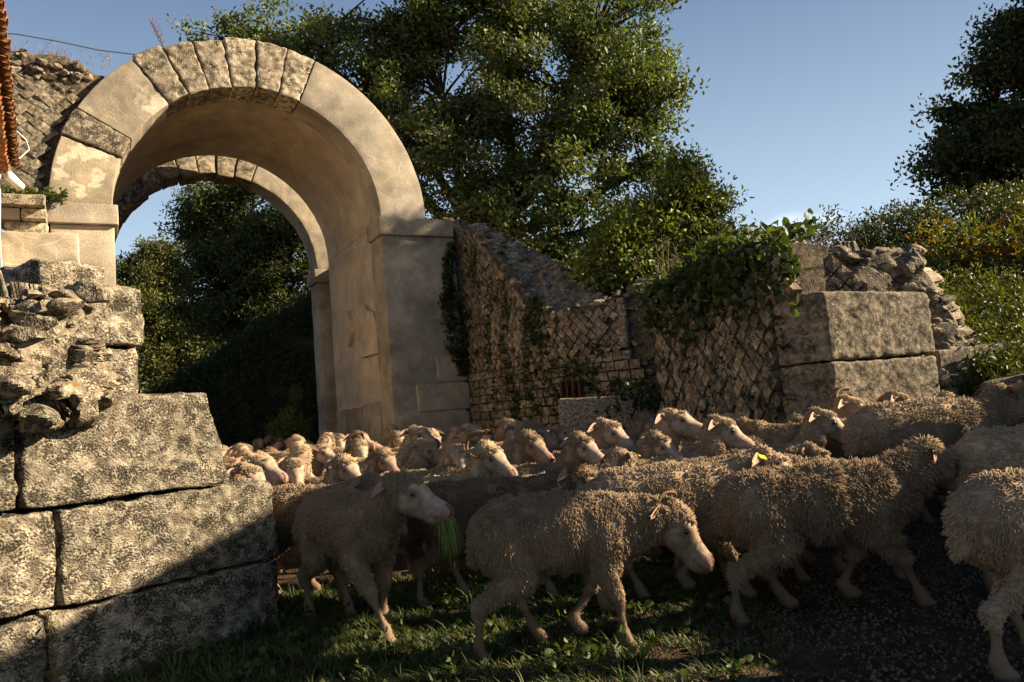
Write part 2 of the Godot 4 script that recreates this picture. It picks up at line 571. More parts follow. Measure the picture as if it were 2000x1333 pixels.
# ------------------------------------------------------------------ the gate
func build_gate() -> void:
	var gate := thing("stone_gate", "tall Roman stone arch with plastered piers that the flock walks through", "gate")
	gate.transform = Transform3D(Basis(Vector3.UP, GATE_TURN), GATE_AT)
	var cx := 2.695
	var cy := 5.12
	var flake := noise(27, 2.6, 5)
	# front ring
	var cutsa := [180.0, 159.2, 149.8, 126.7, 117.0, 107.7, 97.8, 87.5, 77.5, 68.0, 0.0]
	var skin := [M.plaster, M.dark_voussoir, M.plaster, M.voussoir[1], M.voussoir[1], M.voussoir[0], M.voussoir[2], M.voussoir[0], M.voussoir[2], M.plaster]
	for i in 10:
		var smooth := i == 0 or i == 2 or i == 9
		var g := 0.22
		var a0: float = cutsa[i] - g
		var a1: float = cutsa[i + 1] + (g if i < 9 else 0.0)
		if i == 0: a0 = 180.0
		var r0 := 2.365 + (0.0 if smooth else rr(-0.012, 0.02))
		var r1 := 3.31 + (0.0 if smooth else rr(-0.05, 0.05))
		var zf := 0.0 if smooth else rr(-0.02, 0.035)
		var half := Vector3(deg_to_rad(a0 - a1) * 2.84 * 0.5, (r1 - r0) * 0.5, 0.36)
		# flaked limewash on the two left plastered stones: pale where the wash is left, grey where it came off
		var paint: Variant = null
		if i == 0 or i == 2:
			var c := Vector2(1.34, 6.98) if i == 2 else Vector2(-0.05, 5.72)
			var size := 0.62 if i == 2 else 0.5
			paint = func(v: Vector3) -> Color:
				var q := Vector2(v.x, v.y)
				var d := (q - c).length() / size
				var n1 := flake.get_noise_3d(v.x, v.y, i)
				var w := smoothstep(0.10, -0.10, d - 0.72 + 0.75 * n1)
				if i == 2: w *= 1.0 - 0.85 * smoothstep(0.05, 0.18, flake.get_noise_3d(v.x * 1.3 + 9.0, v.y * 0.8, 2.0) - 0.35 * absf(v.y - 6.86))
				else: w *= smoothstep(-0.02, 0.14, flake.get_noise_3d(v.x * 0.8 + 3.0, v.y * 1.2, 4.0))
				var k := lerpf(0.60, 1.12, w)
				return Color(k, k, k * lerpf(0.97, 1.0, w))
		var m := block(sector_map(cx, cy, a1, a0, r0, r1, -0.72, zf), half, 0.07 if not smooth else (0.018 if paint != null else 0.1), 0.012 if smooth else 0.03, 0.006 if smooth else 0.03, pits if not smooth else fine, Vector3(i * 3.1, 0, 0), paint)
		var o := part("voussoir", m, M.painted_plaster if paint != null else skin[i], gate)
		if i == 1: tag(o, "small dark grey voussoir between two plastered ones")
		if i == 9: tag(o, "long smooth plastered stretch of the ring with pale scratches")
		if i == 2: tag(o, "plastered voussoir with a bright flaked patch")
	# barrel vault, wider than the ring, then the open portcullis slot and the far ring
	part("vault", block(sector_map(cx, 5.22, 0.0, 180.0, 2.53, 2.84, -4.72, -0.725), Vector3(4.2, 0.15, 2.0), 0.16, 0.01, 0.012, fine), M.inner_plaster, gate)
	for side in [-1.0, 1.0]:
		var u: float = cx + side * 2.53
		part("jamb_wall", block(box_map(Vector3(u + side * 0.4, 2.6, -2.72), Vector3(0.4, 2.615, 1.995)), Vector3(0.4, 2.615, 1.995), 0.2, 0.01, 0.012, fine), M.inner_plaster, gate)
		part("slot_wall", block(box_map(Vector3(u + side * 0.62, 2.6, -4.935), Vector3(0.4, 2.6, 0.2)), Vector3(0.4, 2.6, 0.2), 0.2, 0.01, 0.01, fine), M.inner_plaster, gate)
		var w := 0.47 if side < 0 else 0.775
		var pu: float = cx + side * (2.355 + w)
		part("pier", block(box_map(Vector3(pu, 2.385, -0.36), Vector3(w, 2.385, 0.36)), Vector3(w, 2.385, 0.36), 0.15, 0.02, 0.01, fine), M.plaster if side < 0 else M.old_plaster, gate)
		var iw := 0.535 if side < 0 else 0.79
		part("impost", block(box_map(Vector3(cx + side * (2.29 + iw), 4.945, -0.335), Vector3(iw, 0.172, 0.42)), Vector3(iw, 0.172, 0.42), 0.1, 0.018, 0.012, fine), M.plaster if side < 0 else M.old_plaster, gate)
		# far pier and impost
		part("far_pier", block(box_map(Vector3(cx + side * 2.78, 2.385, -5.51), Vector3(0.44, 2.385, 0.36)), Vector3(0.44, 2.385, 0.36), 0.15, 0.02, 0.012, fine), M.old_plaster, gate)
		part("far_impost", block(box_map(Vector3(cx + side * 2.7, 4.945, -5.51), Vector3(0.44, 0.172, 0.43)), Vector3(0.44, 0.172, 0.43), 0.1, 0.02, 0.015, fine), M.old_plaster, gate)
	var cutsb := [180.0, 150.0, 128.0, 119.0, 109.0, 99.0, 89.0, 79.0, 69.0, 0.0]
	for i in 9:
		var smooth := i == 8
		var r0 := 2.34 + (0.0 if smooth else rr(-0.05, 0.05))
		var a0: float = cutsb[i] - 0.25
		var a1: float = cutsb[i + 1] + (0.25 if not smooth else 0.0)
		part("far_voussoir", block(sector_map(cx, cy, a1, a0, r0, 3.1, -5.87, -5.15 + (0.0 if smooth else rr(-0.03, 0.03))), Vector3(deg_to_rad(a0 - a1) * 1.35, 0.38, 0.36), 0.1, 0.03, 0.03, fine, Vector3(0, i * 2.3, 0)), M.dark_voussoir if i < 2 else (M.old_plaster if smooth else M.voussoir[i % 3]), gate)
	# foot stones of the right jamb and pier
	for b in [[5.19, -4.05, 1.12, 0.5, 0.36], [5.19, -3.1, 1.14, 0.42, 0.34], [5.19, -2.5, 1.13, 0.14, 0.35], [5.19, -1.72, 1.16, 0.60, 0.38], [5.18, -2.9, 0.5, 0.85, 0.30], [5.18, -1.4, 0.52, 0.6, 0.30]]:
		part("foot_stone", block(box_map(Vector3(b[0] + 0.12, b[2] + 0.02, b[1]), Vector3(0.16, b[4] - 0.01, b[3])), Vector3(0.16, b[4], b[3]), 0.1, 0.03, 0.02, fine), M.old_plaster, gate)
	for b in [[6.12, 1.52, 0.57, 0.275], [6.34, 2.07, 0.33, 0.26], [5.9, 0.72, 0.75, 0.5]]:
		part("foot_stone", block(box_map(Vector3(b[0], b[1], -0.06), Vector3(b[2], b[3], 0.1)), Vector3(b[2], b[3], 0.1), 0.1, 0.04, 0.02, fine), M.old_stone, gate)
	# carved slab fragments let into the right jamb
	var big := [Vector2(-2.25, 3.44), Vector2(-1.98, 3.60), Vector2(-1.74, 3.66), Vector2(-1.5, 3.5), Vector2(-1.22, 3.43), Vector2(-1.02, 3.22), Vector2(-0.86, 3.0), Vector2(-0.66, 2.78), Vector2(-0.55, 2.6), Vector2(-0.82, 2.53), Vector2(-2.17, 2.56)]
	var small := [Vector2(-3.25, 3.55), Vector2(-2.98, 3.72), Vector2(-2.9, 3.5), Vector2(-2.8, 3.2), Vector2(-2.92, 3.05), Vector2(-3.1, 2.9), Vector2(-3.2, 3.1)]
	for poly in [big, small]:
		var slab := part("carved_slab", slab_mesh(poly, 5.225, 0.085), M.inner_plaster, gate)
		if poly == big:
			tag(slab, "broken inscription slab with worn letter rows")
			# worn letters that can still be made out: C O M on the middle row
			var font := SystemFont.new()
			font.font_names = PackedStringArray(["Droid Serif"])
			var tm := TextMesh.new()
			tm.font = font
			tm.text = "COM"
			tm.font_size = 24
			tm.pixel_size = 0.0085
			tm.depth = 0.012
			tm.curve_step = 4.0
			part("worn_letters", tm, M.inner_plaster, slab, Transform3D(Basis(Vector3.UP, -PI / 2), Vector3(5.141, 3.06, -1.72)))
	# ashlar to the left of the pier and the ruined cornice over it
	for b in [[-0.72, 4.2, 0.10, 0.53, 0.30, 0.42, 0], [-0.92, 4.62, -0.02, 0.29, 0.10, 0.30, 1], [-0.80, 4.82, 0.02, 0.17, 0.085, 0.4, 1], [-1.15, 4.82, 0.02, 0.16, 0.085, 0.4, 0], [-1.0, 5.0, 0.12, 0.36, 0.09, 0.46, 2], [-0.9, 3.45, 0.0, 0.6, 0.42, 0.30, 0], [-1.1, 2.4, 0.0, 0.55, 0.6, 0.30, 1], [-1.1, 1.2, 0.0, 0.55, 0.55, 0.30, 1], [-0.42, 4.2, -0.1, 0.18, 0.25, 0.18, 0]]:
		part("ashlar_block", block(box_map(Vector3(b[0], b[1], b[2]), Vector3(b[3], b[4], b[5])), Vector3(b[3], b[4], b[5]), 0.07, 0.025, 0.022, fine, Vector3(b[0] * 9, 0, 0)), [M.plaster, M.voussoir[2], M.voussoir[1]][b[6]], gate)
	build_gate_wall()

func slab_mesh(poly: Array, u: float, thick: float) -> ArrayMesh:
	var st := SurfaceTool.new()
	st.begin(Mesh.PRIMITIVE_TRIANGLES)
	st.set_smooth_group(-1)
	var p2 := PackedVector2Array(poly)
	var idx := Geometry2D.triangulate_polygon(p2)
	for i in range(0, idx.size(), 3):
		var a := p2[idx[i]]
		var b := p2[idx[i + 1]]
		var c := p2[idx[i + 2]]
		if (b - a).cross(c - a) < 0:
			var t := b
			b = c
			c = t
		for v in [a, b, c]:
			st.add_vertex(Vector3(u - thick + 0.01 * sin(v.x * 9.0), v.y, v.x))
	for i in p2.size():
		var a := p2[i]
		var b := p2[(i + 1) % p2.size()]
		for v in [[a, 1], [b, 1], [a, 0], [a, 0], [b, 1], [b, 0]]:
			var q: Vector2 = v[0]
			st.add_vertex(Vector3(u - thick + 0.01 * sin(q.x * 9.0) if v[1] else u + 0.05, q.y, q.x))
	st.generate_normals()
	return st.commit()

# diamond-laid facing with rubble above, left of the ring
func build_gate_wall() -> void:
	var wall := thing("reticulate_wall", "grey diamond stone wall with rubble top left of the arch", "wall")
	wall.transform = Transform3D(Basis(Vector3.UP, GATE_TURN), GATE_AT)
	var top := func(u: float) -> float: return 7.78 - 0.05 * (u + 1.2) + 0.10 * fine.get_noise_2d(u * 2.0, 3.0) - (0.5 * maxf(0.0, u + 0.2))
	var st := SurfaceTool.new()
	st.begin(Mesh.PRIMITIVE_TRIANGLES)
	st.set_smooth_group(0)
	var nu := 60
	var nv := 24
	var grid := PackedVector3Array()
	for i in nu + 1:
		var u := lerpf(-3.4, 0.9, float(i) / nu)
		for j in nv + 1:
			var foot := 4.9 if u < -0.5 else maxf(4.9, 5.12 + sqrt(maxf(0.0, 3.2 * 3.2 - (u - 2.695) * (u - 2.695))))
			var y: float = lerpf(minf(foot, top.call(u) - 0.02), top.call(u), float(j) / nv)
			grid.append(Vector3(u, y, -0.20 + 0.06 * crag.get_noise_3d(u * 1.5, y * 1.5, 0)))
		for q in [[-0.5, 0.02], [-0.9, -0.1], [-0.95, -0.3]]:
			grid.append(Vector3(u, top.call(u) + q[1], q[0]))
	var n := nv + 4
	for i in nu:
		for j in n - 1:
			var k := i * n + j
			for t in [k, k + 1, k + n, k + n, k + 1, k + n + 1]:
				st.add_vertex(grid[t])
	st.generate_normals()
	st.index()
	part("core", st.commit(), M.mortar, wall)
	var kinds := []
	for i in 8: kinds.append(facing(200 + i))
	var side := 0.165
	var d := side * 1.2
	for j in range(0, 26):
		for i in range(-18, 10):
			var u := (i + 0.5 * (j % 2)) * d * 1.12
			var y := 4.98 + j * d * 0.46
			var r := Vector2(u - 2.695, y - 5.12).length()
			var lim := 7.28 - 0.30 * (u + 1.2) + 0.12 * fine.get_noise_2d(u * 3, 8)
			if r < 3.46 or y > lim or u < -2.2 or u > 0.5 or (u > -0.75 and y < 5.2): continue
			var b := Basis(Vector3.BACK, PI / 4 + rr(-0.09, 0.09)).scaled(Vector3.ONE)
			b = b.scaled_local(Vector3(side * rr(0.9, 1.03), side * rr(0.86, 1.0), 0.05))
			b = Basis.from_scale(Vector3(1.08, 0.90, 1)) * b
			part("diamond_stone", kinds[rng.randi() % 8], M.grey_facing[rng.randi() % 3], wall, Transform3D(b, Vector3(u + rr(-.006, .006), y, -0.16 + rr(-0.015, 0.02))))
	var rocks := []
	for i in 8: rocks.append(rock(300 + i))
	for k in 150:
		var u := rr(-2.0, 0.75)
		var lo := 7.28 - 0.30 * (u + 1.2)
		var y: float = rr(lo - 0.02, top.call(u) + 0.02)
		if Vector2(u - 2.695, y - 5.12).length() < 3.5: continue
		var s := rr(0.07, 0.14)
		part("rubble_stone", rocks[rng.randi() % 8], M.rubble[rng.randi() % 3], wall, Transform3D(Basis.from_euler(Vector3(rr(0, 6), rr(0, 6), rr(0, 6))).scaled(Vector3(1.25, 0.8, 1) * s), Vector3(u, y, -0.17 + rr(-0.08, 0.03) - 0.3 * smoothstep(-0.15, 0.05, y - top.call(u)))))

# ------------------------------------------------------------------ tiled house by the gate
func build_house() -> void:
	var h := thing("farmhouse", "corner of a house with overhanging terracotta roof tiles at the left edge", "house")
	h.transform = Transform3D(Basis(Vector3.UP, GATE_TURN), GATE_AT)
	part("wall", block(box_map(Vector3(-2.8, 2.65, 3.75), Vector3(1.22, 2.65, 3.2)), Vector3(1.22, 2.65, 3.2), 0.5, 0.02, 0.01, fine), M.white_wall, h)
	var roof := part("roof", block(quad_map([Vector3(-4.4, 6.55, 7.0), Vector3(-1.0, 5.62, 7.0), Vector3(-1.3, 5.56, 0.5), Vector3(-4.4, 6.55, 0.5), Vector3(-4.4, 6.63, 7.0), Vector3(-1.0, 5.70, 7.0), Vector3(-1.3, 5.64, 0.5), Vector3(-4.4, 6.63, 0.5)]), Vector3(1.7, 0.04, 3.25), 0.5, 0.01, 0.0, fine), M.tile[1], h)
	# barrel tiles: three courses stepping out under the eave, each tile on its own
	var st := SurfaceTool.new()
	st.begin(Mesh.PRIMITIVE_TRIANGLES)
	st.set_smooth_group(0)
	var n := 8
	for q in 2:
		for i in n:
			var a0 := PI * i / n
			var a1 := PI * (i + 1) / n
			var r := [1.0, 0.82][q] as float
			var A := Vector3(0, sin(a0) * r, cos(a0) * r)
			var B := Vector3(0, sin(a1) * r, cos(a1) * r)
			var L := Vector3(1, 0, 0)
			var quad := [A, B, B + L, A + L] if q == 0 else [A + L, B + L, B, A]
			for t in [0, 1, 2, 0, 2, 3]:
				st.add_vertex(quad[t])
	for i in n:
		var a0 := PI * i / n
		var a1 := PI * (i + 1) / n
		var A := Vector3(1, sin(a0), cos(a0))
		var B := Vector3(1, sin(a1), cos(a1))
		var quad := [A, B, Vector3(1, sin(a1) * .82, cos(a1) * .82), Vector3(1, sin(a0) * .82, cos(a0) * .82)]
		for t in [0, 1, 2, 0, 2, 3]:
			st.add_vertex(quad[t])
	st.generate_normals()
	st.index()
	var tile := st.commit()
	for c in 4:
		for k in 36:
			var z := 0.62 + k * 0.172 + (0.086 if c % 2 else 0.0)
			var drop := [0.02, -0.10, -0.20, 0.03][c] as float
			var reach := [0.0, -0.10, -0.24, -0.32][c] as float
			var flip := c % 2 == 1
			var b := Basis(Vector3.BACK, -0.29 + rr(-0.02, 0.02)) * Basis(Vector3.RIGHT, PI if flip else 0.0)
			b = b.scaled_local(Vector3(0.62, 0.085, 0.092))
			part("roof_tile", tile, M.tile[rng.randi() % 3], roof, Transform3D(b, Vector3(-1.58 + 0.052 * (z - 0.73) + reach + rr(-0.015, 0.015), 5.66 + 0.015 * z + drop - reach * 0.3, z)))
	# security camera under the eave and its cable
	var cam := thing("security_camera", "small beige security camera on a white bracket under the tiles", "camera")
	cam.transform = Transform3D(Basis(Vector3.UP, GATE_TURN), GATE_AT) * Transform3D(Basis.from_euler(Vector3(-0.35, -0.5, 0)), Vector3(-1.02, 5.2, 0.85))
	part("housing", tube_mesh(PackedVector3Array([Vector3(0, 0, -0.16), Vector3(0, 0, -0.155), Vector3(0, 0, 0.16), Vector3(0, 0, 0.155), Vector3(0, 0, 0.08)]), PackedFloat32Array([0.0, 0.07, 0.07, 0.058, 0.055]), 16), M.camera_shell, cam)
	part("lens", tube_mesh(PackedVector3Array([Vector3(0, 0, 0.02), Vector3(0, 0, 0.11), Vector3(0, 0, 0.112)]), PackedFloat32Array([0.04, 0.04, 0.0]), 12), M.dark_glass, cam)
	part("bracket", tube_mesh(PackedVector3Array([Vector3(0, 0.0, -0.1), Vector3(-0.05, 0.12, -0.12), Vector3(-0.3, 0.2, -0.2)]), PackedFloat32Array([0.02, 0.02, 0.02]), 6), M.camera_shell, cam)
	var t := Transform3D(Basis(Vector3.UP, GATE_TURN), GATE_AT)
	var p := PackedVector3Array()
	var r := PackedFloat32Array()
	for q in [[-1.7, 7.85, 0.1], [-1.0, 7.95, 0.0], [-0.4, 7.96, -0.1], [0.2, 7.92, -0.15], [0.85, 7.97, -0.25], [1.3, 8.12, -0.3], [1.72, 8.31, -0.3], [2.1, 8.42, -0.35]]:
		p.append(t * Vector3(q[0], q[1], q[2]))
		r.append(0.011)
	tag(part("cable", tube_mesh(p, r, 5), M.cable, self), "thin dark cable strung over the wall top to the arch", "cable")
	p = PackedVector3Array()
	r = PackedFloat32Array()
	for q in [[-1.0, 6.1, 0.55], [-0.88, 6.0, 0.45], [-0.84, 5.85, 0.45], [-0.95, 5.66, 0.6], [-1.1, 5.5, 0.75], [-1.2, 5.3, 0.85], [-1.22, 4.4, 0.85], [-1.2, 3.4, 0.8]]:
		p.append(t * Vector3(q[0], q[1], q[2]))
		r.append(0.009)
	tag(part("camera_cable", tube_mesh(p, r, 5), M.camera_shell, self), "pale looped cable running down from the security camera", "cable")

# ------------------------------------------------------------------ near wall on the left
func L(s: float, y: float, out: float) -> Vector3:
	return Vector3(-1.42 + 0.53 * s + 0.848 * out, y, -4.55 - 0.848 * s + 0.53 * out)

func near_block(s0: float, s1: float, y0: float, y1: float, skew: float, wall: Node, back := 0.7, proud := 0.0) -> void:
	var c := [L(s0, y0, proud), L(s1, y0, proud), L(s1, y0, -back), L(s0, y0, -back), L(s0, y1, proud), L(s1 - skew, y1, proud), L(s1 - skew, y1, -back), L(s0, y1, -back)]
	var m := block(quad_map(c), Vector3((s1 - s0) / 2, (y1 - y0) / 2, back / 2), 0.022, 0.018, 0.020, pits, Vector3(s0 * 5, 0, 0))
	part("stone_block", m, M.near_block if fmod(absf(s0 * 10.0), 2.0) < 1.0 else M.near_block2, wall)

func build_near_wall() -> void:
	var wall := thing("block_wall", "low wall of huge lichen-spotted limestone blocks at the near left", "wall")
	near_block(-1.18, 0.03, 0.385, 0.81, 0.03, wall)
	near_block(-2.4, -1.205, 0.40, 0.815, 0.0, wall)
	near_block(-1.33, -0.27, 0.83, 1.31, 0.13, wall, 0.6)
	near_block(-2.5, -1.355, 0.83, 1.28, 0.0, wall, 0.6)
	near_block(-1.25, 0.0, -0.15, 0.37, 0.0, wall, 0.7, 0.02)
	near_block(-2.5, -1.27, -0.15, 0.375, 0.0, wall, 0.7, 0.03)
	# stump behind the rubble: two squarish blocks and a thin slab
	for b in [[-0.86, -0.50, 1.30, 1.60, -0.75], [-0.84, -0.47, 1.61, 1.93, -0.72], [-0.98, -0.62, 1.6, 2.06, -0.82]]:
		var c := [L(b[0], b[2], b[4] + 0.3), L(b[1], b[2], b[4] + 0.3), L(b[1], b[2], b[4] - 0.25), L(b[0], b[2], b[4] - 0.25), L(b[0], b[3], b[4] + 0.3), L(b[1], b[3], b[4] + 0.3), L(b[1], b[3], b[4] - 0.25), L(b[0], b[3], b[4] - 0.25)]
		part("stone_block", block(quad_map(c), Vector3(0.18, 0.16, 0.27), 0.03, 0.02, 0.03, pits, Vector3(b[2] * 7, 0, 0)), M.near_block, wall)
	# overhanging rubble core above, stone by stone
	var heap := thing("rubble_core", "jagged mass of mortared rubble jutting out above the near blocks", "rubble")
	var c2 := [L(-2.6, 1.2, 0.07), L(-0.99, 1.27, 0.05), L(-0.92, 1.27, -0.6), L(-2.6, 1.2, -0.6), L(-2.6, 1.86, -0.06), L(-1.06, 1.78, -0.08), L(-1.0, 1.78, -0.6), L(-2.6, 1.86, -0.6)]
	part("core", block(quad_map(c2), Vector3(0.8, 0.3, 0.33), 0.012, 0.02, 0.13, jag, Vector3(4, 9, 2)), M.near_rubble, heap)
	var rocks := []
	for i in 10: rocks.append(rock(400 + i, 9, 9))
	for k in 60:
		var y := 1.17 + 0.68 * pow(rng.randf(), 1.1)
		var s := rr(-2.3, -0.98)
		var lean := 0.10 - 0.16 * (y - 1.2) / 0.66
		var big := rr(0.06, 0.125)
		var b := Basis(Vector3.UP, -1.01 + rr(-0.35, 0.35)) * Basis(Vector3.BACK, rr(-0.22, 0.12)) * Basis(Vector3.RIGHT, rr(-0.3, 0.3))
		part("rubble_stone", rocks[rng.randi() % 10], M.near_rubble if k % 3 else M.near_block, heap, Transform3D(b.scaled_local(Vector3(1.5, rr(0.4, 0.7), 1.0) * big), L(s, y, lean - 0.035 + rr(-0.04, 0.03))))

# ------------------------------------------------------------------ walls on the right
var path_a := [Vector2(-1.28, -16.72), Vector2(-1.0, -16.35), Vector2(-0.45, -15.35), Vector2(0.12, -14.4), Vector2(0.75, -13.45), Vector2(1.25, -12.92), Vector2(1.84, -12.55)]

func along(path: Array, s: float) -> Array:
	for i in path.size() - 1:
		var d: Vector2 = path[i + 1] - path[i]
		if s <= d.length() or i == path.size() - 2:
			var t := d.normalized()
			return [path[i] + t * s, t]
		s -= d.length()
	return []

func wall_core(path: Array, length: float, top: Callable, bottom: float, thick: float, step: float, fall := 0.0) -> ArrayMesh:
	var st := SurfaceTool.new()
	st.begin(Mesh.PRIMITIVE_TRIANGLES)
	st.set_smooth_group(0)
	var nu := maxi(2, int(length / step))
	var nv := 24
	var ring := nv + 6
	var g := PackedVector3Array()
	for i in nu + 1:
		var s := length * i / nu
		var at := along(path, s)
		var p: Vector2 = at[0]
		var nrm := Vector2(-at[1].y, at[1].x)
		if nrm.dot(Vector2(-0.3, 1)) < 0: nrm = -nrm
		var h: float = top.call(s)
		for j in nv + 1:
			var y := lerpf(bottom, h, float(j) / nv)
			var o := 0.05 * crag.get_noise_3d(p.x * 1.6, y * 1.6, p.y * 1.6) - 0.06
			g.append(Vector3(p.x + nrm.x * o, y, p.y + nrm.y * o))
		for q in [0.2, 0.5, 0.8, 1.0]:
			var o2: float = -thick * q
			g.append(Vector3(p.x + nrm.x * o2, h - fall * q + 0.08 * crag.get_noise_3d(p.x + nrm.x * o2, 5, p.y + nrm.y * o2) + 0.03, p.y + nrm.y * o2))
		g.append(Vector3(p.x - nrm.x * thick, bottom, p.y - nrm.y * thick))
	for i in nu:
		for j in ring - 1:
			var k := i * ring + j
			for t in [k, k + 1, k + ring, k + ring, k + 1, k + ring + 1]:
				st.add_vertex(g[t])
	st.set_smooth_group(-1)
	for e in [0, nu]:
		var k: int = e * ring
		for j in range(1, ring - 1):
			var tri := [g[k], g[k + j], g[k + j + 1]] if e == nu else [g[k], g[k + j + 1], g[k + j]]
			for v in tri:
				st.add_vertex(v)
	st.generate_normals()
	st.index()
	return st.commit()

func build_round_wall() -> void:
	var wall := thing("round_tower_wall", "curved stump of tower wall in diamond stonework beside the right pier", "wall")
	var length := 0.0
	for i in path_a.size() - 1: length += (path_a[i + 1] - path_a[i]).length()
	var keys := [[0.0, 5.35], [0.46, 5.2], [1.36, 4.75], [2.21, 4.05], [2.76, 3.5], [3.21, 3.05], [3.76, 2.82], [4.66, 2.74], [5.36, 2.86], [9.0, 2.86]]
	var top := func(s: float) -> float:
		for i in keys.size() - 1:
			if s <= keys[i + 1][0]:
				return lerpf(keys[i][1], keys[i + 1][1], (s - keys[i][0]) / (keys[i + 1][0] - keys[i][0])) + 0.04 * fine.get_noise_2d(s * 2.5, 1)
		return 2.8
	part("core", wall_core(path_a, length, top, -0.2, 0.75, 0.1, 0.45), M.mortar, wall)
	var kinds := []
	for i in 8: kinds.append(facing(500 + i))
	# collect all facing stones, then the 300 that show largest become parts, the rest one part
	var list := []
	var side := 0.125
	var dg := side * 1.40
	for j in range(0, 64):
		for i in range(0, 60):
			var s := (i + 0.5 * (j % 2)) * dg
			var y := 1.98 + j * dg * 0.5
			if s > length - 0.06 or s < 0.4 or y > float(top.call(s)) - 0.09: continue
			if rng.randf() < 0.04: continue
			list.append([s, y, 0, side * rr(0.90, 0.98), side * rr(0.90, 0.98)])
	for c in 10:
		var s := rr(0.0, 0.1)
		var y := 1.86 - c * 0.155
		while s < length:
			var w := rr(0.13, 0.26)
			if c == 0: w = rr(0.12, 0.18)
			list.append([s + w / 2, y + rr(-0.008, 0.008), 1, w * 0.94, 0.143])
			s += w
	# quoins closing the right end
	for c in 8:
		list.append([length - 0.07, 2.02 + c * 0.1, 1, 0.13, 0.10])
	list.sort_custom(func(a, b): return a[0] * 0.35 + absf(a[1] - 1.9) * -0.05 > b[0] * 0.35 + absf(b[1] - 1.9) * -0.05)
	var used := {}
	var st := SurfaceTool.new()
	st.begin(Mesh.PRIMITIVE_TRIANGLES)
	var count := [0, 0]
	for e in list:
		var at := along(path_a, e[0])
		var p: Vector2 = at[0]
		var nrm := Vector2(-at[1].y, at[1].x)
		if nrm.dot(Vector2(-0.3, 1)) < 0: nrm = -nrm
		var turn := atan2(nrm.x, nrm.y)
		var b := Basis(Vector3.UP, turn + rr(-0.05, 0.05)) * Basis(Vector3.BACK, (PI / 4 if e[2] == 0 else 0.0) + rr(-0.05, 0.05))
		b = b.scaled_local(Vector3(e[3], e[4], 0.05))
		var tr := Transform3D(b, Vector3(p.x, e[1], p.y) + Vector3(nrm.x, 0, nrm.y) * rr(-0.03, 0.012))
		if count[e[2]] < 300:
			count[e[2]] += 1
			part("diamond_stone" if e[2] == 0 else "coursed_stone", kinds[rng.randi() % 8], M.facing[rng.randi() % 4], wall, tr)
		else:
			st.append_from(kinds[rng.randi() % 8], 0, tr)
	tag(part("more_diamond_stones", st.commit(), M.facing[0], wall), "small diamond stones near the pier", "", "", "stuff")
	# rubble core slumping behind the facing
	var rocks := []
	for i in 8: rocks.append(rock(600 + i))
	var back := [Vector2(-1.3, -17.3), Vector2(-0.4, -16.3), Vector2(0.3, -15.6), Vector2(0.78, -15.05), Vector2(1.15, -14.55), Vector2(1.5, -13.95), Vector2(1.95, -13.5)]
	var hs := [5.5, 5.0, 4.42, 4.0, 3.66, 3.12, 2.85]
	var st2 := SurfaceTool.new()
	st2.begin(Mesh.PRIMITIVE_TRIANGLES)
	st2.set_smooth_group(0)
	var rows := []
	for i in 25:
		var q := i / 24.0 * 5.999
		var i0 := int(q)
		var bp: Vector2 = back[i0].lerp(back[i0 + 1], q - i0)
		var bh := lerpf(hs[i0], hs[i0 + 1], q - i0)
		var fa := along(path_a, 0.3 + i / 24.0 * 5.2)
		var fp: Vector2 = fa[0]
		var fh: float = float(top.call(0.3 + i / 24.0 * 5.2)) - 0.25
		var row := []
		for j in 7:
			var w := j / 6.0
			var pp: Vector2 = fp.lerp(bp, w)
			var nn := 0.10 * crag.get_noise_3d(pp.x * 1.4, 2.0, pp.y * 1.4)
			row.append(Vector3(pp.x, lerpf(fh, bh, w) + nn, pp.y))
		row.append(Vector3(bp.x + 0.5, 0.0, bp.y - 0.5))
		rows.append(row)
	for i in 24:
		for j in 7:
			for v in [rows[i][j], rows[i][j + 1], rows[i + 1][j], rows[i + 1][j], rows[i][j + 1], rows[i + 1][j + 1]]:
				st2.add_vertex(v)
	st2.generate_normals()
	st2.index()
	part("rubble_core", st2.commit(), M.rubble[0], wall)
	for k in 170:
		var ri := rng.randi() % 24
		var rj := rng.randi() % 6
		var q: Vector3 = rows[ri][rj].lerp(rows[ri + 1][rj + 1], rng.randf())
		part("rubble_stone", rocks[rng.randi() % 8], M.rubble[rng.randi() % 3], wall, Transform3D(Basis.from_euler(Vector3(rr(0, 6), rr(0, 6), rr(0, 6))).scaled(Vector3(1.3, 0.75, 1) * rr(0.06, 0.14)), q))
	# rubble lying on the broken slope
	for k in 120:
		var s := rr(0.0, length)
		var at := along(path_a, s)
		var nrm := Vector2(-at[1].y, at[1].x)
		if nrm.dot(Vector2(-0.3, 1)) < 0: nrm = -nrm
		var depth := rr(0.0, 0.72)
		var p: Vector2 = at[0] - nrm * depth
		var z := rr(0.06, 0.13)
		part("rubble_stone", rocks[rng.randi() % 8], M.rubble[rng.randi() % 3], wall, Transform3D(Basis.from_euler(Vector3(rr(0, 6), rr(0, 6), rr(0, 6))).scaled(Vector3(1.3, 0.7, 1) * z), Vector3(p.x, float(top.call(s)) - 0.60 * depth + 0.03 + 0.08 * crag.get_noise_3d(p.x, 5, p.y) + rr(-0.02, 0.03), p.y)))
	# broken rubble face behind the gap
	var dark := thing("rubble_wall", "dark broken rubble wall in the gap between the two diamond walls", "wall")
	var pd := [Vector2(1.86, -12.62), Vector2(2.3, -12.35), Vector2(3.6, -12.1)]
	part("core", wall_core(pd, 1.8, func(s): return 2.95 + 0.05 * sin(s * 5), -0.2, 0.8, 0.1), M.mortar, dark)
